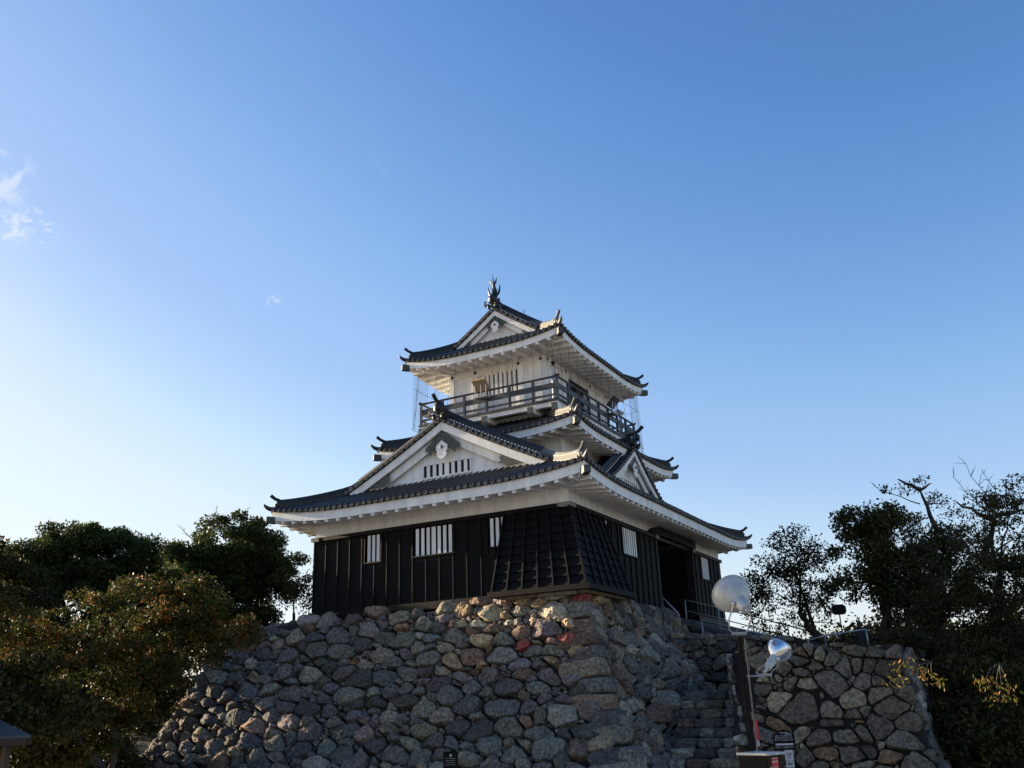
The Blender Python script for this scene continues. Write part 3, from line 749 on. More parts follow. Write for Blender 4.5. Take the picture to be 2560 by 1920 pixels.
ridge_run((r1.cx, r1.y1 - 1.95, zf1(0) + 0.02), (r1.cx, 14.4, zf1(0) + 0.02), (0, 1, 0), None, 1.0)

# ---- dormers on the right and left slopes
def dormer(sx):
    xg = r1.cx + sx * (r1.ex - 2.15); yc = r1.cy; W = 3.55
    zf = lambda w: 7.82 - 0.74 * w + 0.033 * w * w
    mb = MB(); inner = r1.cx + sx * 3.2
    for s in (-1, 1):
        n = 8; m = 2; rows = []
        for i in range(n + 1):
            w = (W + 0.55) * i / n
            rows.append([Vector((xg + sx * 0.08, yc + s * w, zf(w))), Vector((inner, yc + s * w, zf(w)))])
        vs = [p for r in rows for p in r]; vs += [p - Vector((0, 0, 0.10)) for p in vs]; k = len(rows) * 2
        fs = [(i * 2, i * 2 + 1, i * 2 + 3, i * 2 + 2) for i in range(n)]; fs += [tuple(k + q for q in f[::-1]) for f in fs]
        fs += [(i * 2, i * 2 + 2, k + i * 2 + 2, k + i * 2) for i in range(n)]
        mb.add(vs, fs)
        x = xg - sx * 0.75
        while (x - inner) * sx > 0.1:
            pth = [Vector((x, yc + s * (W + 0.5) * i / 8, zf((W + 0.5) * i / 8))) for i in range(9)]
            mb.sweep(pth, sec_round(0.075, 5), closed=False, caps=False); x -= sx * 0.3
    dm = part(mb, 'dormer_roof', 'tile', castle, smooth=True, autos=50)
    gable(castle, (xg, yc, 0), (0, sx, 0), (sx, 0, 0), zf, W, 0.30, 0.40, (-0.95, 0.95, 5.62, 6.15, 7), seed=5, pend=0.85, basez=5.42, plate=1.0)
    ridge_run((xg, yc, zf(0) + 0.02), (inner, yc, zf(0) + 0.02), (sx, 0, 0), None, 1.0, name='dormer_ridge')
dormer(1); dormer(-1)

# ---- second storey
T0 = (-10.09, -2.35, 4.72, 14.59)
mb = MB()
wall_with_holes(mb, (T0[0], T0[2], 0), (1, 0, 0), (0, -1, 0), T0[1] - T0[0], 4.6, 7.62, [], 0.3)
wall_with_holes(mb, (T0[1], T0[2] + 0.3, 0), (0, 1, 0), (1, 0, 0), T0[3] - T0[2] - 0.3, 4.6, 7.62, [(0.42, 0.56, 6.2, 7.02), (0.76, 0.90, 6.2, 7.02)], 0.3)
mb.box((T0[0], T0[2] + 0.3, 4.6), (T0[0] + 0.3, T0[3], 7.62)); mb.box((T0[0] + 0.3, T0[3] - 0.3, 4.6), (T0[1] - 0.3, T0[3], 7.62))
w2 = part(mb, 'upper_wall', 'plaster', castle)
mb = MB(); mb.box((T0[1] - 0.28, T0[2] + 0.65, 6.1), (T0[1] - 0.24, T0[2] + 1.3, 7.1)); part(mb, 'slit_void', 'dark', w2)
h2 = lambda d: 0.40 * d + 0.03 * d * d
r2 = Roof(-11.44, -1.0, 3.37, 15.94, 7.76, h2, 0.28, 3.2, 0, skirt=2.5)
rf2 = r2.build(castle, 1.35, 7.60, 0.38, 'middle_roof')

# ---- top storey
X0, X1, Y0, Y1 = -8.89, -3.56, 5.93, 13.37
mb = MB()
tw = (-7.16, -5.07, 10.48, 11.62, 8)
wall_with_holes(mb, (X0, Y0, 0), (1, 0, 0), (0, -1, 0), X1 - X0, 8.5, 12.25, [(tw[0] - X0, tw[1] - X0, tw[2], tw[3])], 0.25)
wall_with_holes(mb, (X1, Y0 + 0.25, 0), (0, 1, 0), (1, 0, 0), Y1 - Y0 - 0.25, 8.5, 12.25, [(8.55 - Y0 - 0.25, 10.75 - Y0 - 0.25, 9.36, 11.45)], 0.25)
mb.box((X0, Y0 + 0.25, 8.5), (X0 + 0.25, Y1, 12.25)); mb.box((X0 + 0.25, Y1 - 0.25, 8.5), (X1 - 0.25, Y1, 12.25))
w3 = part(mb, 'top_wall', 'plaster', castle)
mb = MB()   # posts and rails raised from the plaster
for x in (X0 + 0.12, -7.41, -4.85, -3.86):
    mb.box((x - 0.13, Y0 - 0.10, 9.36), (x + 0.13, Y0, 11.72))
mb.box((X0, Y0 - 0.045, 11.73), (X1, Y0, 12.02))
for y in (Y0 + 0.13, 8.35, 10.95, Y1 - 0.13): mb.box((X1, y - 0.13, 9.36), (X1 + 0.05, y + 0.13, 11.72))
mb.box((X1, Y0, 11.73), (X1 + 0.045, Y1, 12.02))
part(mb, 'raised_frame', 'plaster', w3)
for x in (X0 + 0.12, -7.41, -4.99, -3.76): mb = MB(); mb.lathe([(0, 0.03), (0.06, 0.03), (0.085, 0.012), (0.085, -0.01)], (x, Y0 - 0.047, 11.87), (0, -1, 0), 14); part(mb, 'nail_cover', 'patina', w3)
for y in (Y0 + 0.2, 8.2, 11.1, Y1 - 0.2): mb = MB(); mb.lathe([(0, 0.03), (0.06, 0.03), (0.085, 0.012), (0.085, -0.01)], (X1 + 0.047, y, 11.87), (1, 0, 0), 14); part(mb, 'nail_cover', 'patina', w3)
lattice(castle, (0, Y0, 0), (1, 0, 0), (0, -1, 0), *tw, 0.155, 0.10, False)
mb = MB(); mb.box((X1 - 0.24, 8.56, 9.36), (X1 - 0.20, 10.74, 11.44)); dd = part(mb, 'balcony_door', 'dark', castle)
mb = MB(); mb.box((X1 - 0.02, 8.47, 11.45), (X1 + 0.09, 10.83, 11.55)); mb.box((X1 - 0.02, 8.45, 9.36), (X1 + 0.06, 8.55, 11.45)); mb.box((X1 - 0.02, 10.75, 9.36), (X1 + 0.06, 10.85, 11.45)); mb.box((X1 - 0.15, 9.6, 9.36), (X1 - 0.1, 9.7, 11.45))
part(mb, 'door_frame', 'rail', dd)
h3 = lambda d: 0.52 * d + 0.027 * d * d
r3 = Roof(-10.49, -1.97, 4.34, 14.96, 12.40, h3, 0.32, 3.4, 1.56)
rf3 = r3.build(castle, 1.59, 12.2, 0.36, 'top_roof')
zf3 = lambda w: 12.40 + h3(r3.ex - w)
gable(castle, (r3.cx, r3.y0 + 1.56, 0), (1, 0, 0), (0, -1, 0), zf3, 2.62, 0.26, 0.36, None, seed=7, pend=0.72, basez=13.36, plate=0.85)
gable(castle, (r3.cx, r3.y1 - 1.56, 0), (-1, 0, 0), (0, 1, 0), zf3, 2.62, 0.26, 0.36, None, seed=8, pend=0.72, basez=13.36, plate=0.85)
ridge_run((r3.cx, r3.y0 + 1.50, zf3(0) + 0.02), (r3.cx, r3.y1 - 1.50, zf3(0) + 0.02), (0, -1, 0), (0, 1, 0), 1.0, tube=False, big=0.95)
# fish-shaped ridge ornaments
def shachi(y, D):
    mb = MB(); D = Vector(D); Z = Vector((0, 0, 1)); b = Vector((r3.cx, y, zf3(0) + 0.42)); S = Vector((1, 0, 0))
    body = [b + D * 0.16 + Z * 0.02, b + D * 0.10 + Z * 0.16, b - D * 0.03 + Z * 0.36, b - D * 0.05 + Z * 0.58, b + D * 0.01 + Z * 0.80, b + D * 0.06 + Z * 0.98]
    mb.tube(body, [0.17, 0.20, 0.175, 0.125, 0.085, 0.04], 10, up=(1, 0, 0))
    mb.ball(b + D * 0.22 + Z * 0.06, (0.15, 0.19, 0.14), 10, 7, 0.25)
    for k in (-1, 1): mb.ball(b + D * 0.26 + S * (0.12 * k) + Z * 0.14, 0.045, 7, 5)
    def fin(base, tip, w, th=0.02):
        base, tip = Vector(base), Vector(tip); d = (tip - base).normalized(); s = d.cross(S).normalized() * w
        mb.poly([base - s, base + s, base.lerp(tip, 0.55) + s * 0.75, tip, base.lerp(tip, 0.5) - s * 0.45], S, th)
    fin(b + D * 0.02 + Z * 0.86, b + D * 0.14 + Z * 1.42, 0.075); fin(b + D * 0.02 + Z * 0.85, b - D * 0.22 + Z * 1.22, 0.07)
    fin(b - D * 0.1 + Z * 0.62, b - D * 0.34 + Z * 0.78, 0.07); fin(b - D * 0.12 + Z * 0.35, b - D * 0.34 + Z * 0.50, 0.08); fin(b + D * 0.12 + Z * 0.42, b + D * 0.26 + Z * 0.66, 0.06)
    for k in (-1, 1):
        p0 = b + S * (0.14 * k) + Z * 0.28; mb.tube([p0, p0 + S * (0.14 * k) + Z * 0.16, p0 + S * (0.20 * k) + Z * 0.44, p0 + S * (0.17 * k) + Z * 0.62], [0.07, 0.06, 0.035, 0.006], 6)
        p1 = b + D * 0.03 + S * (0.04 * k) + Z * 0.92; mb.tube([p1, p1 + S * (0.10 * k) + Z * 0.12 + D * .03, p1 + S * (0.16 * k) + Z * 0.36], [0.05, 0.05, 0.005], 6)
    part(mb, 'fish_ornament', 'tile', castle, smooth=True, autos=40)
shachi(r3.y0 + 1.62, (0, -1, 0)); shachi(r3.y1 - 1.62, (0, 1, 0))
mb = MB(); rp = Vector((r3.cx, 9.2, zf3(0) + 0.45)); mb.tube([rp, rp + Vector((0, 0, 0.75))], 0.012, 5)
for a in range(3): mb.tube([rp + Vector((0, 0, 0.5)), rp + Vector((0.12 * math.cos(a * 2.1), 0.12 * math.sin(a * 2.1), 0.66))], 0.008, 4)
part(mb, 'lightning_rod', 'wire', castle)

# ---- balcony
BX0, BX1, BY0, BY1 = X0 - 1.07, X1 + 1.07, Y0 - 1.06, Y1 + 1.06
mb = MB()
for lo, hi in (((BX0 - 0.10, BY0 - 0.10, 9.24), (BX1 + 0.10, Y0, 9.35)), ((X1, Y0, 9.24), (BX1 + 0.10, Y1, 9.35)), ((BX0 - 0.10, Y0, 9.24), (X0, Y1, 9.35)), ((BX0 - 0.10, Y1, 9.24), (BX1 + 0.10, BY1 + 0.10, 9.35))): mb.box(lo, hi)
bal = part(mb, 'balcony', 'rail', castle)
mb = MB()
mb.box((BX0, BY0, 9.02), (BX1, BY0 + 0.22, 9.24)); mb.box((BX1 - 0.22, BY0 + 0.22, 9.02), (BX1, BY1, 9.24)); mb.box((BX0, BY0 + 0.22, 9.02), (BX0 + 0.22, BY1, 9.24)); mb.box((BX0 + 0.22, BY1 - 0.22, 9.02), (BX1 - 0.22, BY1, 9.24))
part(mb, 'balcony_girder', 'plaster', bal)
bx = [BX0 + 1.24 * i for i in (0, 1, 3, 5)] + [BX1 - 0.02]
for x in (BX0 + 0.1, -8.72, -6.29, -3.84, BX1 - 0.1):
    b = MB(); b.box((x - 0.15, BY0 - 0.16, 8.82), (x + 0.15, Y0, 9.10) if BX0 + 0.2 < x < BX1 - 0.2 else (x + 0.15, BY0 + 0.3, 9.10)); part(b, 'beam_end', 'plaster', bal)
    c = MB(); c.box((x - 0.155, BY0 - 0.185, 8.815), (x + 0.155, BY0 - 0.161, 9.115)); part(c, 'beam_cap', 'patina', bal)
for y in (7.2, 9.65, 12.1):
    b = MB(); b.box((X1, y - 0.15, 8.82), (BX1 + 0.16, y + 0.15, 9.10)); part(b, 'beam_end', 'plaster', bal)
for side in range(4):
    if side == 0: A, B, n = Vector((BX0, BY0, 0)), Vector((BX1, BY0, 0)), 6
    elif side == 1: A, B, n = Vector((BX1, BY0, 0)), Vector((BX1, BY1, 0)), 8
    elif side == 2: A, B, n = Vector((BX1, BY1, 0)), Vector((BX0, BY1, 0)), 6
    else: A, B, n = Vector((BX0, BY1, 0)), Vector((BX0, BY0, 0)), 8
    D = (B - A).normalized(); S = Vector((D.y, -D.x, 0)); Z = Vector((0, 0, 1)); C = (A + B) / 2; L = (B - A).length
    for i in range(n):
        p = A + (B - A) * (i / n); b = MB(); b.obox(p + Z * 9.86, D * 0.055, S * 0.055, Z * (0.51 if i else 0.60)); part(b, 'rail_post', 'rail', bal)
    b = MB(); b.tube([A - D * 0.14 + Z * 10.47 , A + D * 0.1 + Z * 10.42, B - D * 0.1 + Z * 10.42, B + D * 0.14 + Z * 10.47], 0.055, 8); part(b, 'hand_rail', 'rail', bal)
    b = MB(); b.obox(C + Z * 9.99, D * (L / 2 - 0.055), S * 0.03, Z * 0.13); part(b, 'middle_rail', 'rail', bal)
    b = MB(); b.obox(C + Z * 9.56, D * (L / 2 - 0.055), S * 0.035, Z * 0.04); part(b, 'bottom_rail', 'rail', bal)

# netting of thin wires from the top eaves to the balcony edge
mb = MB()
def strand(a, b, sag=0.0, r=0.009, n=4):
    a, b = Vector(a), Vector(b); mb.tube([a.lerp(b, i / n) - Vector((0, 0, sag * 4 * (i / n) * (1 - i / n))) for i in range(n + 1)], r, 4, up=(0.3, 0.4, 1), caps=False)
eo = 0.30
for i in range(8):
    t = i / 7; x = r3.x0 + 0.6 + (r3.x1 - r3.x0 - 1.2) * t
    strand((x, r3.y0 + eo, 12.1), (BX0 - 0.2 + (BX1 - BX0 + .4) * t, BY0 - 0.35, 9.1))
for i in range(11):
    t = i / 10; y = r3.y0 + 0.6 + (r3.y1 - r3.y0 - 1.2) * t
    for (xe, xb) in ((r3.x1 - eo, BX1 + 0.35), (r3.x0 + eo, BX0 - 0.35)): strand((xe, y, 12.1), (xb, BY0 - 0.2 + (BY1 - BY0 + .4) * t, 9.1 if xe < -5 else 8.6))
for i in range(12):
    for sx in (0, 1):
        xe = (r3.x0 + 0.2, r3.x1 - 0.2)[sx]; xb = (BX0 - 0.35, BX1 + 0.35)[sx]
        strand((xe, r3.y1 - 0.4 - 0.12 * i, 12.1), (xb, BY1 + 0.3 - 0.12 * i, 8.8), 0, 0.006)
        if sx == 0: strand((xe, r3.y0 + 0.4 + 0.1 * i, 12.1), (xb, BY0 - 0.3 + 0.1 * i, 9.1), 0, 0.0055)
for z, k in ((11.2, 0.25), (9.1, 0.35)):
    q = [(BX0 - k, BY0 - k), (BX1 + k, BY0 - k), (BX1 + k, BY1 + k), (BX0 - k, BY1 + k)]
    for i in (1, 2, 3): strand((*q[i], z), (*q[(i + 1) % 4], z), 0.12, 0.010)
net = tag(mb.build('bird_net', 'wire', None), 'thin dark wires and netting strung from the top eaves to the balcony', 'net')

# floodlights on brackets on the balcony rail, cameras on white posts
def bal_light(c, D, label):
    c = Vector(c); D = Vector(D).normalized(); S = Vector((-D.y, D.x, 0)); Z = Vector((0, 0, 1))
    t = thing('floodlight', label, 'floodlight', c)
    t['group'] = 'floodlights on the balcony rail'
    mb = MB(); mb.hexa([c - S * 0.36 + Z * 0.62 + D * 0.55, c + S * 0.36 + Z * 0.62 + D * 0.55, c + S * 0.36 + Z * 0.18 + D * 0.12, c - S * 0.36 + Z * 0.18 + D * 0.12],
                       [c - S * 0.36 + Z * 0.70 + D * 0.50, c + S * 0.36 + Z * 0.70 + D * 0.50, c + S * 0.36 + Z * 0.30 + D * 0.04, c - S * 0.36 + Z * 0.30 + D * 0.04])
    part(mb, 'lamp_housing', 'wood_tan' if D.y < -0.5 else 'rail', t)
    mb = MB()
    for k in (-0.30, 0.02, 0.30): mb.obox(c + S * k + Z * 0.14 + D * 0.36, S * 0.02, D * 0.02, Z * 0.32)
    mb.obox(c - Z * 0.16 + D * 0.2, S * 0.34, D * 0.18, Z * 0.015)
    part(mb, 'bracket', 'sign_white', t)
bal_light((-6.35, BY0, 10.20), (0, -1, 0), 'tan boxed floodlight on the left front rail of the balcony')
bal_light((BX1, 10.95, 10.25), (1, 0, 0), 'dark boxed floodlight on the right side rail of the balcony')
def camera_post(c, D, label, h):
    c = Vector(c); D = Vector(D).normalized()
    t = thing('security_camera', label, 'camera', c); mb = MB(); mb.tube([c, c + Vector((0, 0, h))], 0.085, 12); mb.lathe([(0.0, 0.03), (0.13, 0.02), (0.13, 0)], c + Vector((0, 0, h)), (0, 0, 1), 12)
    part(mb, 'post', 'sign_white', t, smooth=True, autos=40)
    mb = MB(); e = c + Vector((0, 0, h + 0.12)); S = D.cross(Vector((0, 0, 1))) * 0.10
    mb.tube([e - D * 0.25, e + D * 0.22], 0.10, 12); part(mb, 'camera_body', 'sign_white', t, smooth=True, autos=40)
    mb = MB(); mb.lathe([(0, 0.012), (0.085, 0.012), (0.1, 0)], e + D * 0.222, D, 12); part(mb, 'lens', 'black', t)
camera_post((BX1 - 0.38, BY0 + 0.45, 9.35), (0.5, -0.85, -0.1), 'white camera on a white post at the near corner of the balcony', 1.75)
camera_post((BX1 - 0.3, BY1 - 1.1, 9.35), (-0.2, -0.9, 0.05), 'pale camera on a stub post at the far right end of the balcony', 1.45)

# ------------------------------------------------------------------ dry stone walls
def clip(poly, nx, ny, c):      # keep nx*x+ny*y<=c
    out = []
    for i in range(len(poly)):
        a, b = poly[i], poly[(i + 1) % len(poly)]
        da, db = nx * a[0] + ny * a[1] - c, nx * b[0] + ny * b[1] - c
        if da <= 0: out.append(a)
        if da * db < 0:
            t = da / (da - db); out.append((a[0] + (b[0] - a[0]) * t, a[1] + (b[1] - a[1]) * t))
    return out

PAL = [((0.155, 0.139, 0.121), 34), ((0.110, 0.099, 0.088), 24), ((0.205, 0.182, 0.150), 24), ((0.27, 0.22, 0.155), 8), ((0.26, 0.175, 0.115), 3), ((0.19, 0.125, 0.09), 3), ((0.33, 0.29, 0.225), 8)]
def pick(rng, warm=0.0):
    ws = [w * (1 + (warm * 9 if i in (3, 4, 5) else (warm * 3 if i in (2, 6) else 0))) for i, (c, w) in enumerate(PAL)]
    r = rng.random() * sum(ws)
    for (c, _), w in zip(PAL, ws):
        r -= w
        if r <= 0: break
    k = rng.uniform(0.8, 1.25); return tuple(min(1, a * k) for a in c)

class Stones:
    def __init__(s): s.V = []; s.F = []; s.C = []; s.n = 0
    def add(s, V, F, c):
        s.V.append(V); s.F += [tuple(q + s.n for q in f) for f in F]; s.C.append(np.tile(np.array([*c, 1.0]), (len(V), 1))); s.n += len(V)
    def build(s, name, parent=None):
        V = np.concatenate(s.V); me = bpy.data.meshes.new(name); me.from_pydata(V.tolist(), [], s.F)
        me.materials.append(M['stonec']); at_ = me.color_attributes.new('Col', 'FLOAT_COLOR', 'POINT')
        at_.data.foreach_set('color', np.concatenate(s.C).ravel()); me.update()
        o = bpy.data.objects.new(name, me); COL.objects.link(o)
        if parent: o.parent = parent
        return o
    def from_cell(s, poly, S, rng, col, depth, NT=26, NR=7, tilt=0.25, rough=1.0):
        """poly in wall coords (u,v); S(u,v)->(point, normal)"""
        P = np.array(poly); A = 0; cx = cy = 0
        for i in range(len(P)):
            a, b = P[i], P[(i + 1) % len(P)]; cr = a[0] * b[1] - b[0] * a[1]; A += cr; cx += (a[0] + b[0]) * cr; cy += (a[1] + b[1]) * cr
        if abs(A) < 0.004: return
        cx /= 3 * A; cy /= 3 * A; A = abs(A) / 2; size = math.sqrt(A)
        gap = min(0.006 + 0.028 * rng.random() ** 1.5, 0.08 * size)
        th = np.linspace(0, 2 * np.pi, NT, endpoint=False) + rng.random()
        rho = np.full(NT, 1e9)
        for i in range(len(P)):
            a, b = P[i], P[(i + 1) % len(P)]; e = b - a; L = np.hypot(*e)
            if L < 1e-6: continue
            nn = np.array([e[1], -e[0]]) / L; dist = nn @ (a - np.array([cx, cy]))
            if dist < 0: nn = -nn; dist = -dist
            den = nn[0] * np.cos(th) + nn[1] * np.sin(th)
            with np.errstate(divide='ignore'): r = np.where(den > 1e-4, max(dist - gap, 0.01) / den, 1e9)
            rho = np.minimum(rho, r)
        # round the corners of the outline
        med = np.median(rho); rho = np.minimum(rho, med * 2.3)
        rho = rho * (0.985 + 0.10 * np.array([mnoise.noise(Vector((math.cos(t) * 1.6 + cx * 3, math.sin(t) * 1.6 + cy * 3, 0))) for t in th]))
        seed = rng.random() * 100; c3, n3 = S(cx, cy)
        tx, ty = rng.uniform(-tilt, tilt), rng.uniform(-tilt, tilt) + 0.06
        D = depth * 1.15 * min(1.0, size / 0.42) * rng.uniform(0.75, 1.25)
        planes = []; a0 = rng.random() * 6.283; npl = rng.choice((3, 4, 5))
        for q in range(npl):
            a = a0 + 6.283 * q / npl + rng.uniform(-0.5, 0.5); k = rng.uniform(0.35, 1.7) * D / size; planes.append((math.cos(a) * k, math.sin(a) * k, rng.uniform(0.72, 1.08)))
        V = []
        rings = [(0.97, -0.6), (1.0, -0.1), (0.99, 0.42), (0.955, 0.74), (0.88, 0.90), (0.76, 0.97), (0.58, 1.0), (0.40, 1.0), (0.20, 1.0)]
        if NT < 20: rings = rings[:4] + rings[5:9:2]
        for (rr, hh) in rings:
            for t, r0 in zip(th, rho):
                q = r0 * rr; uu, vv = q * math.cos(t), q * math.sin(t)
                h = hh * D
                if hh > 0:
                    for (pa, pb, pc) in planes: h = min(h, D * pc - (pa * uu + pb * vv))
                    h = max(h, D * 0.08 * min(1, hh * 2)) + (tx * uu + ty * vv) * hh * 0.5
                nz = mnoise.noise(Vector((uu * 3.0 + seed, vv * 3.6, hh))) * 0.060 + abs(mnoise.noise(Vector((uu * 6.5 + seed, vv * 8.0, hh * 2)))) * -0.055 + mnoise.noise(Vector((uu * 17 + seed, vv * 17, hh * 2))) * 0.020 + 0.012
                nz *= rough * min(1, size / 0.35)
                p, n = S(cx + uu * (1 + nz), cy + vv * (1 + nz)); V.append(p + n * (h + nz * (1.0 if hh > 0 else 0)))
        hc = D
        for (pa, pb, pc) in planes: hc = min(hc, D * pc)
        V.append(c3 + n3 * hc)
        V = np.array([tuple(v) for v in V]); F = []; nr = len(rings)
        for i in range(nr - 1):
            for k in range(NT): F.append((i * NT + k, i * NT + (k + 1) % NT, (i + 1) * NT + (k + 1) % NT, (i + 1) * NT + k))
        for k in range(NT): F.append(((nr - 1) * NT + k, (nr - 1) * NT + (k + 1) % NT, nr * NT))
        s.add(V, F, col)
    def boulder(s, c, ax, ay, az, rng, col, p=3.2, seg=5, rough=0.12):
        """rounded block: half-axes vectors"""
        c = Vector(c); V = []; F = []; idx = {}; seed = Vector((rng.random() * 50, rng.random() * 50, 0)); n = seg
        def vert(i, j, k):
            key = (i, j, k)
            if key in idx: return idx[key]
            d = Vector((2 * i / n - 1, 2 * j / n - 1, 2 * k / n - 1)); l = (abs(d.x) ** p + abs(d.y) ** p + abs(d.z) ** p) ** (1 / p); q = d / l
            nz = mnoise.noise(q * 1.3 + seed) * rough * 1.6 + mnoise.noise(q * 3.7 + seed) * rough * 0.7; q = q * (1 + nz)
            V.append(tuple(c + ax * q.x + ay * q.y + az * q.z)); idx[key] = len(V) - 1; return idx[key]
        for a in range(n):
            for b in range(n):
                for (f0, g) in (((0), 0), ((n), 1)):
                    q = [(f0, a, b), (f0, a + 1, b), (f0, a + 1, b + 1), (f0, a, b + 1)]
                    F.append([vert(*t) for t in (q if g else q[::-1])])
                    q = [(a, f0, b), (a, f0, b + 1), (a + 1, f0, b + 1), (a + 1, f0, b)]
                    F.append([vert(*t) for t in (q if g else q[::-1])])
                    q = [(a, b, f0), (a + 1, b, f0), (a + 1, b + 1, f0), (a, b + 1, f0)]
                    F.append([vert(*t) for t in (q if g else q[::-1])])
        s.add(np.array(V), [tuple(f) for f in F], col)

def pack(rng, umin, umax, v0, v1, fixed, rlist, asp=1.45, tries=30, lo=0.80, warp=0.10):
    """variable-radius seeds (in a space squeezed horizontally by asp), then power-diagram cells"""
    seeds = [(u / asp, v, r) for (u, v, r, c) in fixed]; cols = [c for (_, _, _, c) in fixed]
    grid = {}
    def near(x, y):
        gx, gy = int(x / 0.6), int(y / 0.6)
        for i in range(gx - 2, gx + 3):
            for j in range(gy - 2, gy + 3):
                for k in grid.get((i, j), ()): yield k
    def put(k): x, y, r = seeds[k]; grid.setdefault((int(x / 0.6), int(y / 0.6)), []).append(k)
    for k in range(len(seeds)): put(k)
    for (r, cnt) in rlist:
        for _ in range(cnt * tries):
            x = rng.uniform(umin / asp, umax / asp); y = rng.uniform(v0, v1); rr = r * rng.uniform(0.85, 1.15)
            ok = True
            for k in near(x, y):
                a, b, c = seeds[k]
                if (x - a) ** 2 + (y - b) ** 2 < ((rr + c) * lo) ** 2: ok = False; break
            if ok: seeds.append((x, y, rr)); cols.append(None); put(len(seeds) - 1)
    cells = []
    for k, (x, y, r) in enumerate(seeds):
        R = r * 2.6 + 0.35; poly = [(x - R, y - R), (x + R, y - R), (x + R, y + R), (x - R, y + R)]
        nb = sorted((((x - seeds[j][0]) ** 2 + (y - seeds[j][1]) ** 2, j) for j in near(x, y) if j != k))[:26]
        for d2, j in nb:
            a, b, c = seeds[j]; d = math.sqrt(d2) + 1e-9; t = (d2 + r * r - c * c) / (2 * d); nx, ny = (a - x) / d, (b - y) / d
            poly = clip(poly, nx, ny, nx * x + ny * y + t)
            if len(poly) < 3: break
        if len(poly) >= 3:
            q = []
            for i in range(len(poly)):        # subdivide and warp the outline so the joints wander
                a, b = poly[i], poly[(i + 1) % len(poly)]
                for t in ((0.0, 0.5) if math.hypot(b[0] - a[0], b[1] - a[1]) > 0.12 else (0.0,)):
                    px_, py_ = (a[0] + (b[0] - a[0]) * t) * asp, a[1] + (b[1] - a[1]) * t
                    w1 = mnoise.noise(Vector((px_ * 0.9, py_ * 1.3, 1.7))) * warp * 2.4 + mnoise.noise(Vector((px_ * 3.1, py_ * 3.1, 4.2))) * warp * 0.7
                    w2 = mnoise.noise(Vector((px_ * 0.8, py_ * 1.1, 7.7))) * warp * 1.9 + mnoise.noise(Vector((px_ * 3.1, py_ * 3.1, 9.2))) * warp * 0.6
                    q.append((px_ + w1, py_ + w2))
            cells.append((q, x * asp, y, r, cols[k]))
    return cells

def interp(z, T):
    for (z0, a), (z1, b) in zip(T, T[1:]):
        if z >= z1: k = (z - z0) / (z1 - z0); return a + (b - a) * max(0, min(1, k))
    return T[-1][1]
BATT = [(0.3, 0.25), (0.0, 0.32), (-0.8, 0.75), (-2.0, 1.15), (-3.6, 1.75), (-4.8, 2.35), (-5.8, 3.1), (-6.8, 4.0)]
def batt(z): return interp(z, BATT)
GZ = -6.35
# front (A) face: u = x, v = z
def sst(a, b, x):
    k = max(0.0, min(1.0, (x - a) / (b - a))); return k * k * (3 - 2 * k)
def SA(u, v):
    b = batt(v); b2 = batt(v - 0.15); n = Vector((0, -0.15, (b2 - b))).normalized()
    wob = 0.10 * mnoise.noise(Vector((u * 0.45, v * 0.5, 3.1)))
    return Vector((u, -b + wob, v)), n
def SB(u, v):     # u = y
    b = batt(v); b2 = batt(v - 0.15); n = Vector((0.15, 0, (b2 - b))).normalized()
    wob = 0.10 * mnoise.noise(Vector((u * 0.45, v * 0.5, 9.1))) + 0.85 * sst(0.9, 2.8, u) * sst(-1.3, -2.7, v)
    return Vector((b + wob, u, v)), n
XL = -17.0       # top-left corner of the base
def leftx(v): return XL + 0.32 - batt(v) * 0.80
rng = random.Random(11)
base = thing('rampart', 'large sloping dry stone base of grey and tan boulders under the castle keep', 'stone wall')
st = Stones()
RED = (0.30, 0.085, 0.065); TAN = (0.48, 0.33, 0.19); OCH = (0.38, 0.245, 0.145); GRY = (0.165, 0.148, 0.130); PALE = (0.42, 0.37, 0.27)
def px2A(px, py):
    r = ray(px, py); y = -1.0
    for _ in range(12):
        t = (y - CAM.y) / r.y; p = CAM + r * t; y = -batt(p.z)
    return p.x, p.z
fixA = []
for (px, py, rad, c) in [(1318, 1607, .30, RED), (1418, 1592, .32, RED), (1210, 1602, .42, TAN), (1195, 1560, .28, PALE), (1262, 1563, .22, PALE), (1340, 1560, .24, TAN), (1132, 1562, .22, OCH), (1430, 1552, .34, TAN), (1258, 1775, .62, GRY), (1300, 1665, .40, (0.2, .19, .18)), (1140, 1660, .48, OCH), (1375, 1655, .26, OCH), (1215, 1658, .26, OCH),
                         (1440, 1625, .34, OCH), (1430, 1690, .34, (0.22, .19, .16)), (1360, 1756, .32, GRY), (1350, 1830, .34, GRY), (1220, 1735, .30, GRY), (1005, 1568, .30, OCH), (880, 1655, .18, (0.24, .12, .05)), (1085, 1600, .42, (0.17, .165, .15)), (700, 1635, .30, GRY), (840, 1720, .36, GRY), (980, 1725, .34, GRY), (560, 1660, .38, (0.13, .125, .12)), (1060, 1705, .28, GRY), (1010, 1640, .30, GRY),
                         (1130, 1860, .36, GRY), (990, 1850, .34, GRY), (760, 1745, .26, GRY), (640, 1790, .30, GRY), (500, 1740, .28, GRY), (770, 1650, .3, GRY), (930, 1790, .28, GRY), (1010, 1800, .30, GRY), (430, 1870, .3, PALE), (480, 1900, .3, (0.2, .19, .17))]:
    u, v = px2A(px, py); fixA.append((u, v, rad * 0.70, c if c in (RED, TAN, OCH, GRY, PALE) else tuple(q * 1.1 for q in c)))
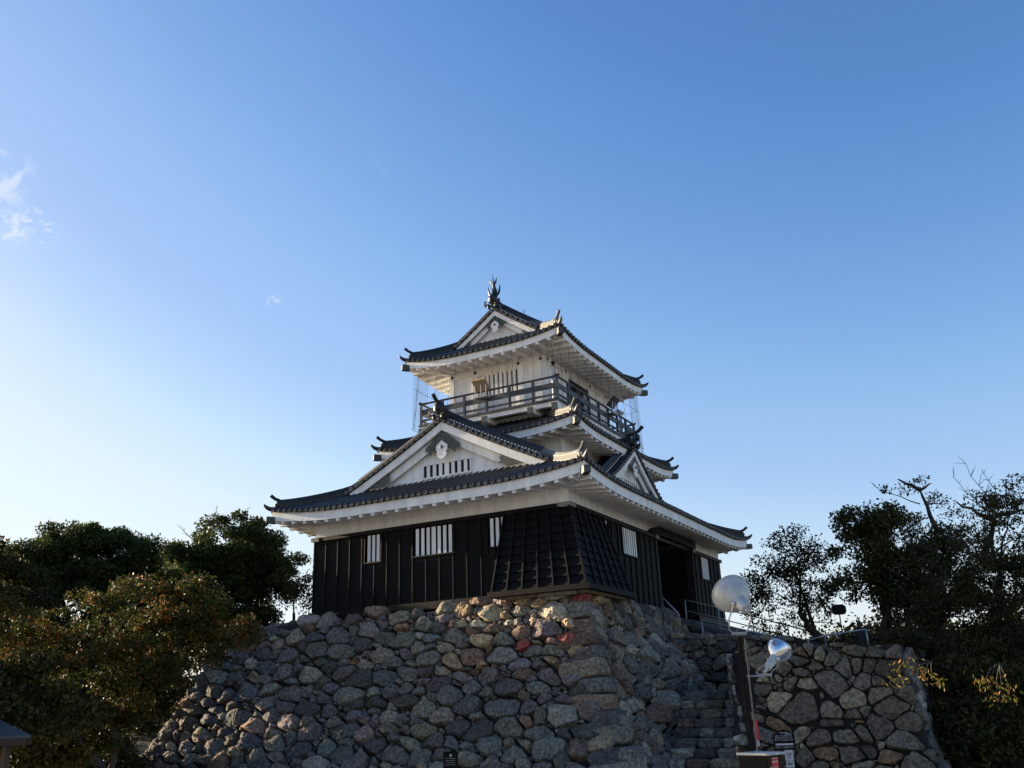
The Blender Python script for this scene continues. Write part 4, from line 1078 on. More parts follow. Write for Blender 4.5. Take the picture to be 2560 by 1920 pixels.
for poly, u, v, r, c in pack(rng, -22.0, 1.9, -6.8, 0.12, fixA, [(0.33, 60), (0.26, 150), (0.19, 200), (0.12, 160), (0.07, 200)], asp=1.85, lo=0.72, warp=0.12):
    xl = leftx(v); xr = batt(v) - 0.42
    top = 0.02 if u > -12.6 else -0.35 + 0.12 * mnoise.noise(Vector((u, 0, 0)))
    if u < xl + 0.15 or u > xr - 0.05 or v > top - 0.02: continue
    poly = clip(poly, 1, 0, xr + 0.12); 
    if len(poly) < 3: continue
    sl = (leftx(v + 0.1) - leftx(v - 0.1)) / 0.2
    poly = clip(poly, -1, sl, -xl + sl * v)
    poly = clip(poly, 0, 1, top + 0.05)
    if len(poly) < 3: continue
    warm = max(0, 1 + v / 2.4) * max(0, 1 - abs(u + 1) / 7.5)  # tan stones plus painted sunlight, strongest near the top corner
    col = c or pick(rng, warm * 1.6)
    if v > -1.9: col = tuple(q * (1 + 0.35 * warm) for q in col)  # upper stones lightened further, sunlight put into their colour
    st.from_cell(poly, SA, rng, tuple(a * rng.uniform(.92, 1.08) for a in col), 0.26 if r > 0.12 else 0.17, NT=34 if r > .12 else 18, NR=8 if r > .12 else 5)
# right (B) face
for poly, u, v, r, c in pack(rng, -4.2, 10.6, -6.8, 0.0, [], [(0.34, 36), (0.25, 60), (0.17, 90), (0.10, 80), (0.06, 60)], asp=1.25):
    lo = -batt(v) + 0.40
    if u < lo + 0.08 or v > -0.12 or u > 10.2: continue
    poly = clip(poly, -1, 0, -lo + 0.1); poly = clip(poly, 0, 1, -0.05)
    if len(poly) < 3: continue
    warm = max(0, 0.75 + v / 5) * max(0, 1 - u / 9)
    st.from_cell(poly, SB, rng, pick(rng, warm + 0.15), 0.24 if r > 0.12 else 0.15, NT=28, NR=7)
# corner blocks, long side alternating
z = -6.7; k = 0
while z < -0.25:
    h = rng.uniform(0.42, 0.66); zc = z + h / 2
    if z + h > -0.05: h = -0.05 - z; zc = z + h / 2
    b = batt(zc); la, lb = (0.72, 0.40) if k % 2 else (0.42, 0.72)
    la *= rng.uniform(0.9, 1.2); lb *= rng.uniform(0.9, 1.2)
    c = Vector((b - la + 0.12, -b + lb - 0.12, zc)); t = rng.uniform(-0.06, 0.14)
    warm = max(0, 1 + zc / 3)
    st.boulder(c, Vector((la, 0.03, t * la)), Vector((rng.uniform(-.05, .05), lb, -t * 0.3)), Vector((-0.04, 0.04, h / 2 + 0.015)), rng, pick(rng, warm * 1.5 + 0.3), 6.5, 9, 0.07)
    z += h; k += 1
# left corner blocks
z = -6.7; k = 0
while z < -0.6:
    h = rng.uniform(0.45, 0.75); zc = z + h / 2; la = rng.uniform(0.35, 0.6)
    c = Vector((leftx(zc) + la - 0.05, -batt(zc) + 0.42, zc))
    st.boulder(c, Vector((la, 0, rng.uniform(-.08, .08))), Vector((0, 0.55, 0)), Vector((0, 0.05, h / 2 + 0.02)), rng, pick(rng, 0.05), 3.4, 8, 0.12)
    z += h; k += 1
# loose stones capping the left terrace and beneath the sill
for i in range(26):
    x = -12.6 - rng.random() * 4.6; st.boulder((x, 0.15 + rng.random() * 0.7, -0.38 + 0.10 * rng.random() + (x + 17) * 0.05), Vector((rng.uniform(.14, .34), 0, 0.02)), Vector((0, rng.uniform(.15, .28), 0)), Vector((0, 0, rng.uniform(.09, .19))), rng, pick(rng, 0.1), 2.6, 6, 0.16)
for (x, y, z_, a, b, h, c) in [(-0.35, -0.72, -0.16, .42, .22, .13, PALE), (-1.7, -0.55, -0.13, .26, .2, .10, TAN), (-2.5, -.4, -.12, .3, .2, .1, OCH), (0.5, -0.35, -0.3, .3, .3, .22, RED), (.62, .6, -.3, .24, .4, .2, OCH), (.5, 1.6, -.25, .2, .4, .2, PALE), (-1.0, -.6, -.3, .3, .25, .16, OCH)]:
    st.boulder((x, y, z_), Vector((a, 0.04, 0.05)), Vector((0, b, 0)), Vector((0, 0, h)), rng, c, 3.0, 7, 0.12)
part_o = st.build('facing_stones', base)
mb = MB()      # packed earth core behind the stones, and the terrace top
zs = [-0.25, -0.8, -2.0, -3.6, -4.8, -5.8, -6.8]
rings = []
for z_ in zs:
    b = batt(z_) - 0.20; xl = leftx(z_) + 0.25
    rings.append([Vector((xl, -b, z_)), Vector((b, -b, z_)), Vector((b, 11.0 if z_ > -2 else 11.0, z_)), Vector((b, 27, z_)), Vector((xl, 27, z_))])
vs = [p for r in rings for p in r]; n = 5
fs = [(i * n + j, i * n + (j + 1) % n, (i + 1) * n + (j + 1) % n, (i + 1) * n + j) for i in range(len(zs) - 1) for j in range(n)] + [tuple(range(n))]
mb.add(vs, fs); part(mb, 'earth_core', 'soil', base)

# ---- right-hand wall beyond the steps
rw = thing('stone_wall', 'lower wall of large fitted grey stones to the right of the stone steps', 'stone wall')
RWY, RTOP = 0.05, -2.42
def batt2(v): return interp(v, [(-2.0, 0.0), (-3.5, 0.22), (-5.0, 0.52), (-6.8, 1.1)])
def SR(u, v):
    b = batt2(v); b2 = batt2(v - 0.15); return Vector((u, RWY + 0.35 - b, v)), Vector((0, -0.15, b2 - b)).normalized()
def rright(v): return 10.75 + batt2(v) * 0.85
def rtop(u): return -2.22 - 0.045 * (u - 6)
st = Stones(); rng = random.Random(5)
def px2R(px, py):
    r = ray(px, py); y = 0.0
    for _ in range(10):
        t = (y - CAM.y) / r.y; p = CAM + r * t; y = RWY + 0.35 - batt2(p.z)
    return p.x, p.z
G2 = (0.15, 0.132, 0.112); fixR = []
for (px, py, rad, c) in [(2005, 1775, .80, G2), (2075, 1708, .55, (0.15, .14, .125)), (2230, 1770, .52, G2), (2170, 1705, .40, (0.17, .16, .145)), (1978, 1712, .34, (0.20, .15, .12)), (2130, 1785, .38, G2), (1993, 1630, .34, (0.19, .135, .11)), (2053, 1635, .30, (0.28, .25, .19)), (2145, 1628, .42, G2), (2245, 1630, .48, (0.14, .12, .11)), (2030, 1668, .34, G2), (1955, 1672, .36, (0.15, .14, .11)), (2115, 1672, .34, (0.17, .16, .15)), (2185, 1665, .30, G2), (1900, 1720, .34, G2), (1905, 1770, .24, (0.2, .18, .15)),
                         (2135, 1800, .24, (0.26, .19, .10)), (2260, 1850, .62, (0.16, .155, .14)), (2050, 1850, .46, (0.15, .125, .115)), (2150, 1835, .40, G2), (1905, 1830, .50, (0.15, .15, .15)), (2120, 1890, .44, G2), (2010, 1900, .42, G2), (2210, 1705, .32, G2), (2275, 1800, .40, G2), (1895, 1630, .36, G2), (1850, 1640, .3, G2), (2320, 1890, .4, (0.14, .12, .115)), (2270, 1712, .3, (0.18, .15, .12))]:
    u, v = px2R(px, py); fixR.append((u, v, rad * 0.70, tuple(q * (1.1 if c is not G2 else 1) for q in c)))
for poly, u, v, r, c in pack(rng, 4.6, 13.0, -6.8, -2.1, fixR, [(0.34, 20), (0.24, 30), (0.13, 16), (0.08, 24), (0.05, 30)], asp=1.45, lo=0.62, warp=0.15):
    xr = rright(v); top = rtop(u)
    if u < 5.95 or u > xr or v > top: continue
    poly = clip(poly, 1, 0, xr + 0.05); poly = clip(poly, 0, 1, top + 0.03); poly = clip(poly, -1, 0, -5.85)
    if len(poly) < 3: continue
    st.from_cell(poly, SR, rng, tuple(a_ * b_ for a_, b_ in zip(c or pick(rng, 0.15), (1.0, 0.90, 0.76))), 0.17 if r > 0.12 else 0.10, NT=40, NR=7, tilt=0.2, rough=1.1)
# side of that wall facing the steps, side facing right, and the back wall of the stair well
def SS(u, v): return Vector((5.95 - 0.14 * (v + 6.3), u, v)), Vector((-1, 0, 0))
for poly, u, v, r, c in pack(rng, -0.6, 5.2, -6.5, -2.2, [], [(0.28, 18), (0.19, 40), (0.12, 60)], asp=1.3):
    if v > -2.45 or u < RWY + .1 - batt2(v): continue
    poly = clip(poly, 0, 1, -2.35)
    st.from_cell(poly, SS, rng, pick(rng, 0.3), 0.13, NT=18, NR=5)
def SE(u, v): return Vector((rright(v) + 0.0, u, v)), Vector((1, 0, 0.25)).normalized()
for poly, u, v, r, c in pack(rng, -1.2, 9.0, -6.8, -2.4, [], [(0.34, 22), (0.22, 40), (0.13, 60)], asp=1.3):
    if v > -2.6 or u < RWY + .6 - batt2(v): continue
    poly = clip(poly, 0, 1, -2.5); poly = clip(poly, -1, 0, -(RWY + .3 - batt2(v)))
    if len(poly) < 3: continue
    st.from_cell(poly, SE, rng, pick(rng, 0.2), 0.14, NT=18, NR=5)
st.build('facing_stones', rw)
mb = MB(); z0, z1 = -6.9, -2.46
mb.hexa([(5.45, RWY - 0.45, z0), (rright(z0) - 0.15, RWY - 0.45, z0), (rright(z0) - 0.15, 9.2, z0), (5.45, 9.2, z0)], [(5.45, RWY + 0.45, z1), (rright(z1) - 0.15, RWY + 0.45, z1), (rright(z1) - 0.15, 9.2, z1), (5.45, 9.2, z1)])
part(mb, 'earth_core', 'soil', rw)

bw = thing('stone_wall', 'stone wall with shade in its colour at the back of the stair well below the castle door', 'stone wall')
st = Stones(); rng = random.Random(8)
def SK(u, v): return Vector((u, 6.0 - 0.12 * (v + 6) * -1, v)), Vector((0, -1, 0.1)).normalized()
for poly, u, v, r, c in pack(rng, 0.4, 6.6, -4.6, -1.3, [], [(0.30, 14), (0.22, 26), (0.13, 50), (0.08, 50)], asp=1.5):
    if v > -1.40 - 0.09 * (u - 1) : continue
    poly = clip(poly, 0, 1, -1.25 - 0.09 * (u - 1))
    st.from_cell(poly, SK, rng, tuple(a * 0.7 for a in pick(rng, 0.2)), 0.18, NT=22, NR=6)  # stones darkened to put the deep shade of the well into their colour
for i in range(9):
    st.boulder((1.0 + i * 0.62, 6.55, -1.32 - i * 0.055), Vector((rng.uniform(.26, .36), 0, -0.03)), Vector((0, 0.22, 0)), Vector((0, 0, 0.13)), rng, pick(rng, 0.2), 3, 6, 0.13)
st.build('facing_stones', bw)
mb = MB(); mb.box((0.6, 6.75, -6.8), (6.4, 11.0, -1.75)); part(mb, 'earth_core', 'soil', bw)

# ---- stone steps
sp = thing('stone_steps', 'rough stone steps climbing between the castle base and the right wall', 'steps')
rng = random.Random(21)
for k in range(9):
    st = Stones(); zt = -6.02 + 0.30 * k; y = -0.75 + 0.40 * k; xa, xb = 3.2 - 0.03 * k, 6.0 - 0.10 * k
    x = xa
    while x < xb - 0.1:
        w = min(rng.uniform(0.5, 1.15), xb - x)
        if xb - x - w < 0.25: w = xb - x
        st.boulder((x + w / 2, y + 0.32, zt - 0.16 + rng.uniform(-.012, .012)), Vector((w / 2 - 0.006, 0, rng.uniform(-.01, .01))), Vector((0, 0.36, 0)), Vector((0, 0, 0.165)), rng, tuple(a * 0.85 for a in pick(rng, 0.2)), 4.5, 8, 0.07)
        x += w
    st.build('step', sp)
mb = MB(); mb.hexa([(2.0, -0.6, -6.9), (5.7, -0.6, -6.9), (5.5, 6.1, -6.9), (2.0, 6.1, -6.9)], [(2.0, -0.5, -6.4), (5.5, -0.5, -6.4), (5.5, 6.1, -3.8), (2.0, 6.1, -3.8)])
part(mb, 'earth_core', 'soil', sp)
# steps from the lower terrace to the castle door
dp = thing('door_steps', 'dark flight of steps leading up to the castle doorway', 'steps')
for k in range(11):
    mb = MB(); mb.box((0.16 + 0.55 * k, 9.6, -0.75 - 0.17 * k - 0.3), (0.16 + 0.55 * (k + 1) + 0.02, 14.4, -0.62 - 0.17 * k)); part(mb, 'step', 'soil', dp)

# ---- handrails
def handrail(name, pts, label, bars=(0.0, -0.45), post_every=1.5, h=1.05, r=0.030, posts=None):
    pts = [Vector(p) for p in pts]; t = thing(name, label, 'handrail', pts[0] - Vector((0, 0, h)), 'steel handrails by the castle door')
    for b in bars:
        mb = MB(); mb.tube([p + Vector((0, 0, b)) for p in pts], r if b == 0 else r * 0.8, 8); part(mb, 'rail', 'steel', t, smooth=True)
    L = [0]; 
    for a, b in zip(pts, pts[1:]): L.append(L[-1] + (b - a).length)
    n = max(1, round(L[-1] / post_every))
    for i in range(n + 1):
        s = L[-1] * i / n; j = max(q for q in range(len(pts)) if L[q] <= s + 1e-6); j = min(j, len(pts) - 2)
        p = pts[j].lerp(pts[j + 1], (s - L[j]) / (L[j + 1] - L[j])); mb = MB(); mb.tube([p + Vector((0, 0, 0.01)), p - Vector((0, 0, h))], r, 8); part(mb, 'post', 'steel', t, smooth=True)
    return t
def on(px, py, Y): r = ray(px, py); return CAM + r * ((Y - CAM.y) / r.y)
handrail('handrail', [on(1655, 1492, 9.6), on(1697, 1535, 9.6)], 'short steel handrail on the left of the castle doorway', (0, -0.4), 1.2, 0.95)
handrail('handrail', [on(1712, 1500, 12.6), on(1790, 1517, 12.6), on(2062, 1588, 12.6)], 'long steel handrail sloping down from the right of the castle doorway', (0, -0.5, -0.95), 1.75, 1.5)
handrail('handrail', [on(1754, 1550, 9.0), on(1900, 1584, 9.0), on(2032, 1612, 9.0)], 'lower steel handrail in front of the long sloping one', (0, -0.5), 1.6, 1.0)
handrail('handrail', [on(2020, 1600, 7.0), on(2080, 1586, 7.0), on(2165, 1573, 7.0)], 'short steel handrail on top of the right stone wall', (0,), 2.2, 0.75)

# ------------------------------------------------------------------ ground, terrace, hillside
def plane_grid(name, x0, x1, y0, y1, nx, ny, zf, m, smooth=True):
    mb = MB(); vs = [(x0 + (x1 - x0) * i / nx, y0 + (y1 - y0) * j / ny, zf(x0 + (x1 - x0) * i / nx, y0 + (y1 - y0) * j / ny)) for i in range(nx + 1) for j in range(ny + 1)]
    mb.add(vs, [(i * (ny + 1) + j, (i + 1) * (ny + 1) + j, (i + 1) * (ny + 1) + j + 1, i * (ny + 1) + j + 1) for i in range(nx) for j in range(ny)])
    return mb.build(name, m, None, smooth)
gr = struct(plane_grid('ground', -900, 900, -900, 900, 90, 90, lambda x, y: GZ - 0.004 * max(0, math.hypot(x, y) - 90) ** 1.0, 'ground'))
te = struct(plane_grid('terrace', 2.0, 60, 6.7, 60, 24, 22, lambda x, y: -2.55 + 0.1 * mnoise.noise(Vector((x * .3, y * .3, 0))) + (0.9 if x < 6 else 0) , 'soil'))
te2 = struct(plane_grid('hillside', -75, -17.2, -8, 70, 30, 36, lambda x, y: -6.6 + 3.6 * min(1, max(0, (y + 6) / 26)) + 0.6 * mnoise.noise(Vector((x * .12, y * .12, 2))), 'soil'))
te3 = struct(plane_grid('hillside', 11.8, 75, -3, 70, 26, 30, lambda x, y: -6.6 + 4.0 * min(1, max(0, (y - 12) / 8)) + 0.5 * mnoise.noise(Vector((x * .15, y * .15, 5))), 'soil'))

# ------------------------------------------------------------------ trees
def leaves_mesh(name, pts, sizes, m, rs, droop=0.25, elong=1.7):
    n = len(pts); 
    d = rs.normal(size=(n, 3)); d[:, 2] -= droop; d /= np.linalg.norm(d, axis=1)[:, None]
    e = rs.normal(size=(n, 3)); e -= (e * d).sum(1)[:, None] * d; e /= np.linalg.norm(e, axis=1)[:, None]; nn = np.cross(d, e)
    L = sizes[:, None]; Wd = L / elong
    V = np.empty((n, 4, 3)); V[:, 0] = pts; V[:, 1] = pts + d * L * 0.5 + e * Wd * 0.5 + nn * Wd * 0.12; V[:, 2] = pts + d * L; V[:, 3] = pts + d * L * 0.45 - e * Wd * 0.5 + nn * Wd * 0.12
    me = bpy.data.meshes.new(name); me.vertices.add(4 * n); me.vertices.foreach_set('co', V.ravel()); me.loops.add(4 * n); me.loops.foreach_set('vertex_index', np.arange(4 * n, dtype=np.int32))
    me.polygons.add(n); me.polygons.foreach_set('loop_start', np.arange(0, 4 * n, 4, dtype=np.int32)); 
    try: me.polygons.foreach_set('loop_total', np.full(n, 4, dtype=np.int32))
    except Exception: pass
    me.materials.append(M[m]); me.update(calc_edges=True); me.validate()
    return me
def tree(label, base_pt, blobs, m, seed, leaf=0.13, dens=420, clump=0.34, ncl=None, trunk_r=0.22, gap=0.0, name='tree', cat='tree', bare=(), group=None, topbare=0, shell=0.55, extra=None, fork=None):
    """blobs: (centre, (rx,ry,rz)) ellipsoids. Clumps of leaves are strewn through them, limbs reach to the clumps."""
    rs = np.random.RandomState(seed); rng = random.Random(seed); B = Vector(base_pt)
    cl = []
    for (c, r) in blobs:
        c = Vector(c); vol = r[0] * r[1] * r[2]; n = int((ncl or 9.0) * vol ** 0.72) + 4
        for _ in range(n):
            while True:
                q = Vector((rng.uniform(-1, 1), rng.uniform(-1, 1), rng.uniform(-1, 1)))
                if shell ** 1 < q.length <= 1.0 or (q.length < shell and rng.random() < 0.35): break
            if gap and mnoise.noise(Vector((c + Vector((q.x * r[0], q.y * r[1], q.z * r[2])))) * 0.55 + Vector((seed, 0, 0))) < gap - 0.5: continue
            cl.append(c + Vector((q.x * r[0], q.y * r[1], q.z * r[2])))
    # limbs
    t = thing(name, label, cat, B, group)
    mb = MB(); allc = sum((Vector(c) for c, _ in blobs), Vector()) / len(blobs)
    nodes = []; top = Vector(fork) if fork is not None else B.lerp(allc, 0.62)
    n = 6; pth = []
    for i in range(n + 1):
        k = i / n; p = B.lerp(top, k) + Vector((rng.uniform(-1, 1), rng.uniform(-1, 1), 0)) * 0.10 * (0 < i < n); pth.append(p)
    mb.tube(pth, [trunk_r * (1.25 if i == 0 else 1 - 0.45 * i / n) for i in range(n + 1)], 9, up=(1, 0.1, 0))
    nodes += [(p, trunk_r * (1 - 0.45 * i / n)) for i, p in enumerate(pth) if i >= n // 2]
    mains = []
    for (c, r) in blobs:
        c = Vector(c); s = min(nodes, key=lambda q: (q[0] - c).length); mid = s[0].lerp(c, 0.5) + Vector((rng.uniform(-.3, .3), rng.uniform(-.3, .3), rng.uniform(0.0, .45)))
        r0 = s[1] * 0.62; pp = [s[0], s[0].lerp(mid, 0.5) + Vector((rng.uniform(-.12, .12), rng.uniform(-.12, .12), 0)), mid, mid.lerp(c, 0.5) + Vector((rng.uniform(-.15, .15), rng.uniform(-.15, .15), 0.05)), c]
        mb.tube(pp, [r0, r0 * .85, r0 * .7, r0 * .5, r0 * .35], 7, up=(0.9, 0.1, 0.2)); nodes += [(p, r0 * f) for p, f in zip(pp[1:], (.85, .7, .5, .35))]
    cl2 = list(cl); rng.shuffle(cl2)
    for c in cl2[: min(len(cl2), 420)]:
        s = min(nodes, key=lambda q: (q[0] - c).length_squared)
        L = (c - s[0]).length
        if L < 0.15: continue
        r0 = min(s[1] * 0.6, 0.012 + 0.022 * L); mid = s[0].lerp(c, 0.55) + Vector((rng.uniform(-1, 1), rng.uniform(-1, 1), rng.uniform(-.3, 1))) * 0.10 * L
        mb.tube([s[0], mid, c], [r0, r0 * 0.7, r0 * 0.3], 5, up=(0.8, 0.1, 0.3), caps=False); nodes.append((mid, r0 * 0.7)); nodes.append((c, r0 * 0.4))
    for (p, q, r0) in bare:       # bare limbs standing out of the crown
        p, q = Vector(p), Vector(q); s = p; L = (q - p).length
        pts = [p.lerp(q, i / 5) + Vector((rng.uniform(-1, 1), rng.uniform(-1, 1), rng.uniform(-1, 1))) * 0.035 * L * (0 < i < 5) for i in range(6)]
        mb.tube(pts, [r0 * (1 - 0.14 * i) for i in range(6)], 6, up=(0.8, 0.1, 0.3))
        if r0 < 0.04:
            for i in range(2, 6):
                for _ in range(2):
                    e = pts[i] + ((q - p).normalized() * 0.5 + Vector((rng.uniform(-1, 1), rng.uniform(-1, 1), rng.uniform(-.2, 1)))).normalized() * L * rng.uniform(0.12, 0.3)
                    mb.tube([pts[i], pts[i].lerp(e, .5) + Vector((0, 0, .02)), e], [r0 * .45, r0 * .35, r0 * .15], 4, up=(0.8, 0.1, 0.3), caps=False)
    part(mb, 'trunk', 'bark', t, smooth=True)
    if extra: cl += [Vector(e) for e in extra]
    C = np.array([tuple(c) for c in cl]); k = int(dens * (clump / 0.34) ** 1.5)
    cs = rs.uniform(0.55, 1.25, len(C))
    cnt = np.maximum(6, (k * cs).astype(int)); idx = np.repeat(np.arange(len(C)), cnt)
    off = rs.normal(size=(len(idx), 3)); rad = rs.uniform(0, 1, len(idx)) ** 0.45
    off = off / np.linalg.norm(off, axis=1)[:, None] * rad[:, None] * clump * 1.45; off[:, 2] *= 0.62
    P = C[idx] + off * cs[idx][:, None]
    me = leaves_mesh('crown', P, rs.uniform(0.65, 1.25, len(P)) * leaf, m, rs)
    o = bpy.data.objects.new('crown', me); COL.objects.link(o); o.parent = t; o.location = -B
    return t
def BL(px, py, rpx, d, rz=None, ry=1.0):
    r = rpx / FPX * d; return (at(px, py, d), (r, r * ry, (rz / FPX * d) if rz else r * 0.8))
def gp(px, d, z=GZ):    # ground point below a pixel column
    p = at(px, 1750, d); return Vector((p.x, p.y, z))

# left side
tree('big domed evergreen tree at the far left behind the red-leafed tree', gp(190, 40, -5.0), [BL(110, 1425, 115, 40), BL(250, 1395, 110, 40, 75), BL(190, 1370, 105, 40.5, 55), BL(50, 1470, 110, 39), BL(335, 1425, 75, 40, 80), BL(200, 1520, 180, 40, 120)], 'leaf_green', 1, 0.13, 300, 0.40, 14, 0.4)
tree('evergreen tree with rounded crown left of the castle', gp(600, 46, -3.5), [BL(520, 1400, 110, 46, 75), BL(620, 1390, 95, 46, 85), BL(460, 1440, 85, 45), BL(590, 1480, 120, 46, 90), BL(680, 1430, 70, 46, 70), BL(540, 1530, 130, 45, 90), BL(405, 1475, 85, 42, 62), BL(410, 1590, 120, 41, 90), BL(300, 1500, 100, 41, 70)], 'leaf_green', 2, 0.16, 300, 0.46, 9, 0.42,
     bare=[(at(560, 1350, 46), at(540, 1275, 46), 0.03), (at(590, 1350, 46), at(610, 1280, 46), 0.03), (at(500, 1370, 46), at(450, 1318, 46), 0.025), (at(620, 1350, 46), at(655, 1300, 46), 0.025)], extra=[at(560, 1300, 46), at(600, 1290, 46), at(530, 1310, 46), at(640, 1310, 46)])
tree('thin loose tree standing right against the left wall of the castle', gp(735, 44, -1.2), [BL(735, 1420, 55, 44, 65), BL(760, 1480, 45, 44, 55), BL(700, 1500, 45, 44, 50)], 'leaf_dark', 3, 0.13, 60, 0.34, 16, 0.12, gap=0.35)
tree('bushy evergreen at the left edge of the photo', gp(-40, 34, -5.5), [BL(20, 1500, 100, 34), BL(-60, 1450, 120, 35), BL(40, 1600, 150, 34, 110)], 'leaf_olive', 4, 0.15, 260, 0.44, 9, 0.32)
tree('broad tree with reddish autumn leaves in front of the left end of the stone base', gp(280, 26), [BL(330, 1520, 130, 27, 85), BL(200, 1580, 150, 26, 100), BL(470, 1520, 95, 27, 70), BL(100, 1680, 140, 25.5, 100), BL(560, 1560, 80, 27, 70), BL(390, 1620, 160, 26.5, 100), BL(270, 1720, 150, 26, 80), BL(365, 1650, 70, 26.5, 60), BL(270, 1830, 55, 26, 50), BL(150, 1790, 90, 26, 60), BL(300, 1780, 70, 26, 50), BL(200, 1870, 80, 25.5, 50), BL(10, 1560, 90, 25, 60), BL(600, 1575, 50, 28, 35), BL(520, 1610, 60, 27, 50)], 'leaf_autumn', 5, 0.105, 185, 0.30, 19, 0.11, gap=0.10, fork=at(300, 1760, 26.5))
tree('tall unseen evergreen added beyond the left edge to shade the yard', Vector((-21, -18.5, GZ)), [(Vector((-21, -18, 3.4)), (2.8, 1.9, 2.4)), (Vector((-21, -19.5, 0.4)), (3.0, 2.4, 2.2)), (Vector((-18.5, -17.6, 2.2)), (2.0, 1.6, 1.8))], 'leaf_dark', 14, 0.18, 260, 0.5, 12, 0.35)  # out-of-view tree, added to shade the yard and lamp post
tree('low green tree under the red-leafed one beside the shelter', gp(300, 30), [BL(80, 1800, 170, 31, 110), BL(170, 1830, 100, 31, 90), BL(275, 1880, 45, 35, 50), BL(290, 1905, 45, 31, 30), BL(330, 1800, 40, 37, 50), BL(380, 1740, 50, 38, 60), BL(420, 1690, 50, 38, 50), BL(200, 1790, 60, 31, 90), BL(110, 1700, 180, 33, 100), BL(200, 1730, 90, 33, 90), BL(30, 1720, 150, 24, 60), BL(110, 1800, 110, 24, 70), BL(110, 1880, 80, 25, 50), BL(50, 1860, 100, 25, 60)], 'leaf_dark', 6, 0.14, 260, 0.45, 12, 0.2)
# right side
tree('small airy tree just right of the castle doorway', at(2045, 1600, 41), [BL(1985, 1390, 75, 41, 70), BL(1930, 1450, 75, 41, 65), BL(2040, 1440, 60, 41, 70), BL(1900, 1530, 65, 41, 60), BL(2010, 1530, 80, 41, 60), BL(1960, 1590, 60, 40, 40)], 'leaf_olive', 7, 0.135, 52, 0.34, 26, 0.20, gap=0.30, shell=0.3,
     bare=[(at(2045, 1600, 41), at(1990, 1430, 41), 0.12), (at(2020, 1520, 41), at(1930, 1480, 41), 0.05)])
tree('tall dark dense tree behind the right stone wall', at(2215, 1600, 38), [BL(2175, 1300, 85, 38, 60), BL(2230, 1350, 95, 38, 75), BL(2140, 1390, 80, 38, 70), BL(2250, 1440, 110, 38, 70), BL(2150, 1455, 90, 38, 45), BL(2300, 1500, 95, 37, 60), BL(2240, 1495, 60, 38, 30)], 'leaf_dark', 8, 0.15, 130, 0.40, 15, 0.26, gap=0.22)
tree('dark tree with two sawn-off bare limbs rising above its crown', at(2350, 1620, 42), [BL(2330, 1320, 75, 42, 80), BL(2390, 1400, 100, 42, 80), BL(2290, 1400, 80, 42, 70), BL(2320, 1480, 120, 41, 70)], 'leaf_dark', 9, 0.135, 80, 0.38, 20, 0.30, gap=0.2,
     bare=[(at(2345, 1330, 42), at(2300, 1225, 42), 0.14), (at(2300, 1225, 42), at(2245, 1198, 42), 0.11), (at(2300, 1225, 42), at(2328, 1208, 42), 0.08), (at(2300, 1260, 42), at(2190, 1218, 42), 0.03), (at(2310, 1260, 42), at(2370, 1260, 42), 0.03)], extra=[at(2270, 1220, 42), at(2300, 1200, 42), at(2210, 1222, 42), at(2330, 1240, 42), at(2350, 1255, 42)])
tree('crooked tree with bare twigs at the right edge of the photo', at(2490, 1650, 36), [BL(2480, 1270, 70, 36, 45), BL(2540, 1260, 70, 36, 60), BL(2440, 1340, 55, 36, 50), BL(2570, 1370, 80, 36, 70)], 'leaf_dark', 10, 0.13, 52, 0.34, 24, 0.26, gap=0.25,
     bare=[(at(2460, 1390, 36), at(2490, 1290, 36), 0.16), (at(2490, 1290, 36), at(2560, 1275, 36), 0.11), (at(2480, 1300, 36), at(2390, 1254, 36), 0.10), (at(2500, 1290, 36), at(2415, 1160, 36), 0.025), (at(2520, 1280, 36), at(2460, 1185, 36), 0.025), (at(2470, 1280, 36), at(2385, 1195, 36), 0.022), (at(2500, 1400, 36), at(2530, 1280, 36), 0.05), (at(2520, 1400, 36), at(2560, 1330, 36), 0.03)])
tree('heavy dark tree hanging over the right end of the stone wall', gp(2520, 33), [BL(2490, 1460, 100, 33, 75), BL(2400, 1540, 110, 33, 85), BL(2540, 1600, 130, 32, 100), BL(2360, 1640, 85, 31.5, 45), BL(2470, 1680, 90, 32, 60), BL(2320, 1530, 60, 34, 50), BL(2600, 1440, 110, 33, 90), BL(2560, 1700, 90, 32, 60), BL(2290, 1590, 60, 31.5, 30)], 'leaf_olive', 11, 0.12, 120, 0.36, 22, 0.12, gap=0.22)
tree('dark undergrowth tree filling the gap right of the stone wall', gp(2480, 31), [BL(2460, 1800, 110, 29, 90), BL(2560, 1780, 120, 29, 110), BL(2480, 1700, 120, 30, 90), BL(2440, 1880, 80, 28, 70), BL(2540, 1880, 100, 28, 70), BL(2390, 1740, 60, 33, 60)], 'leaf_dark', 12, 0.14, 300, 0.42, 18, 0.15)
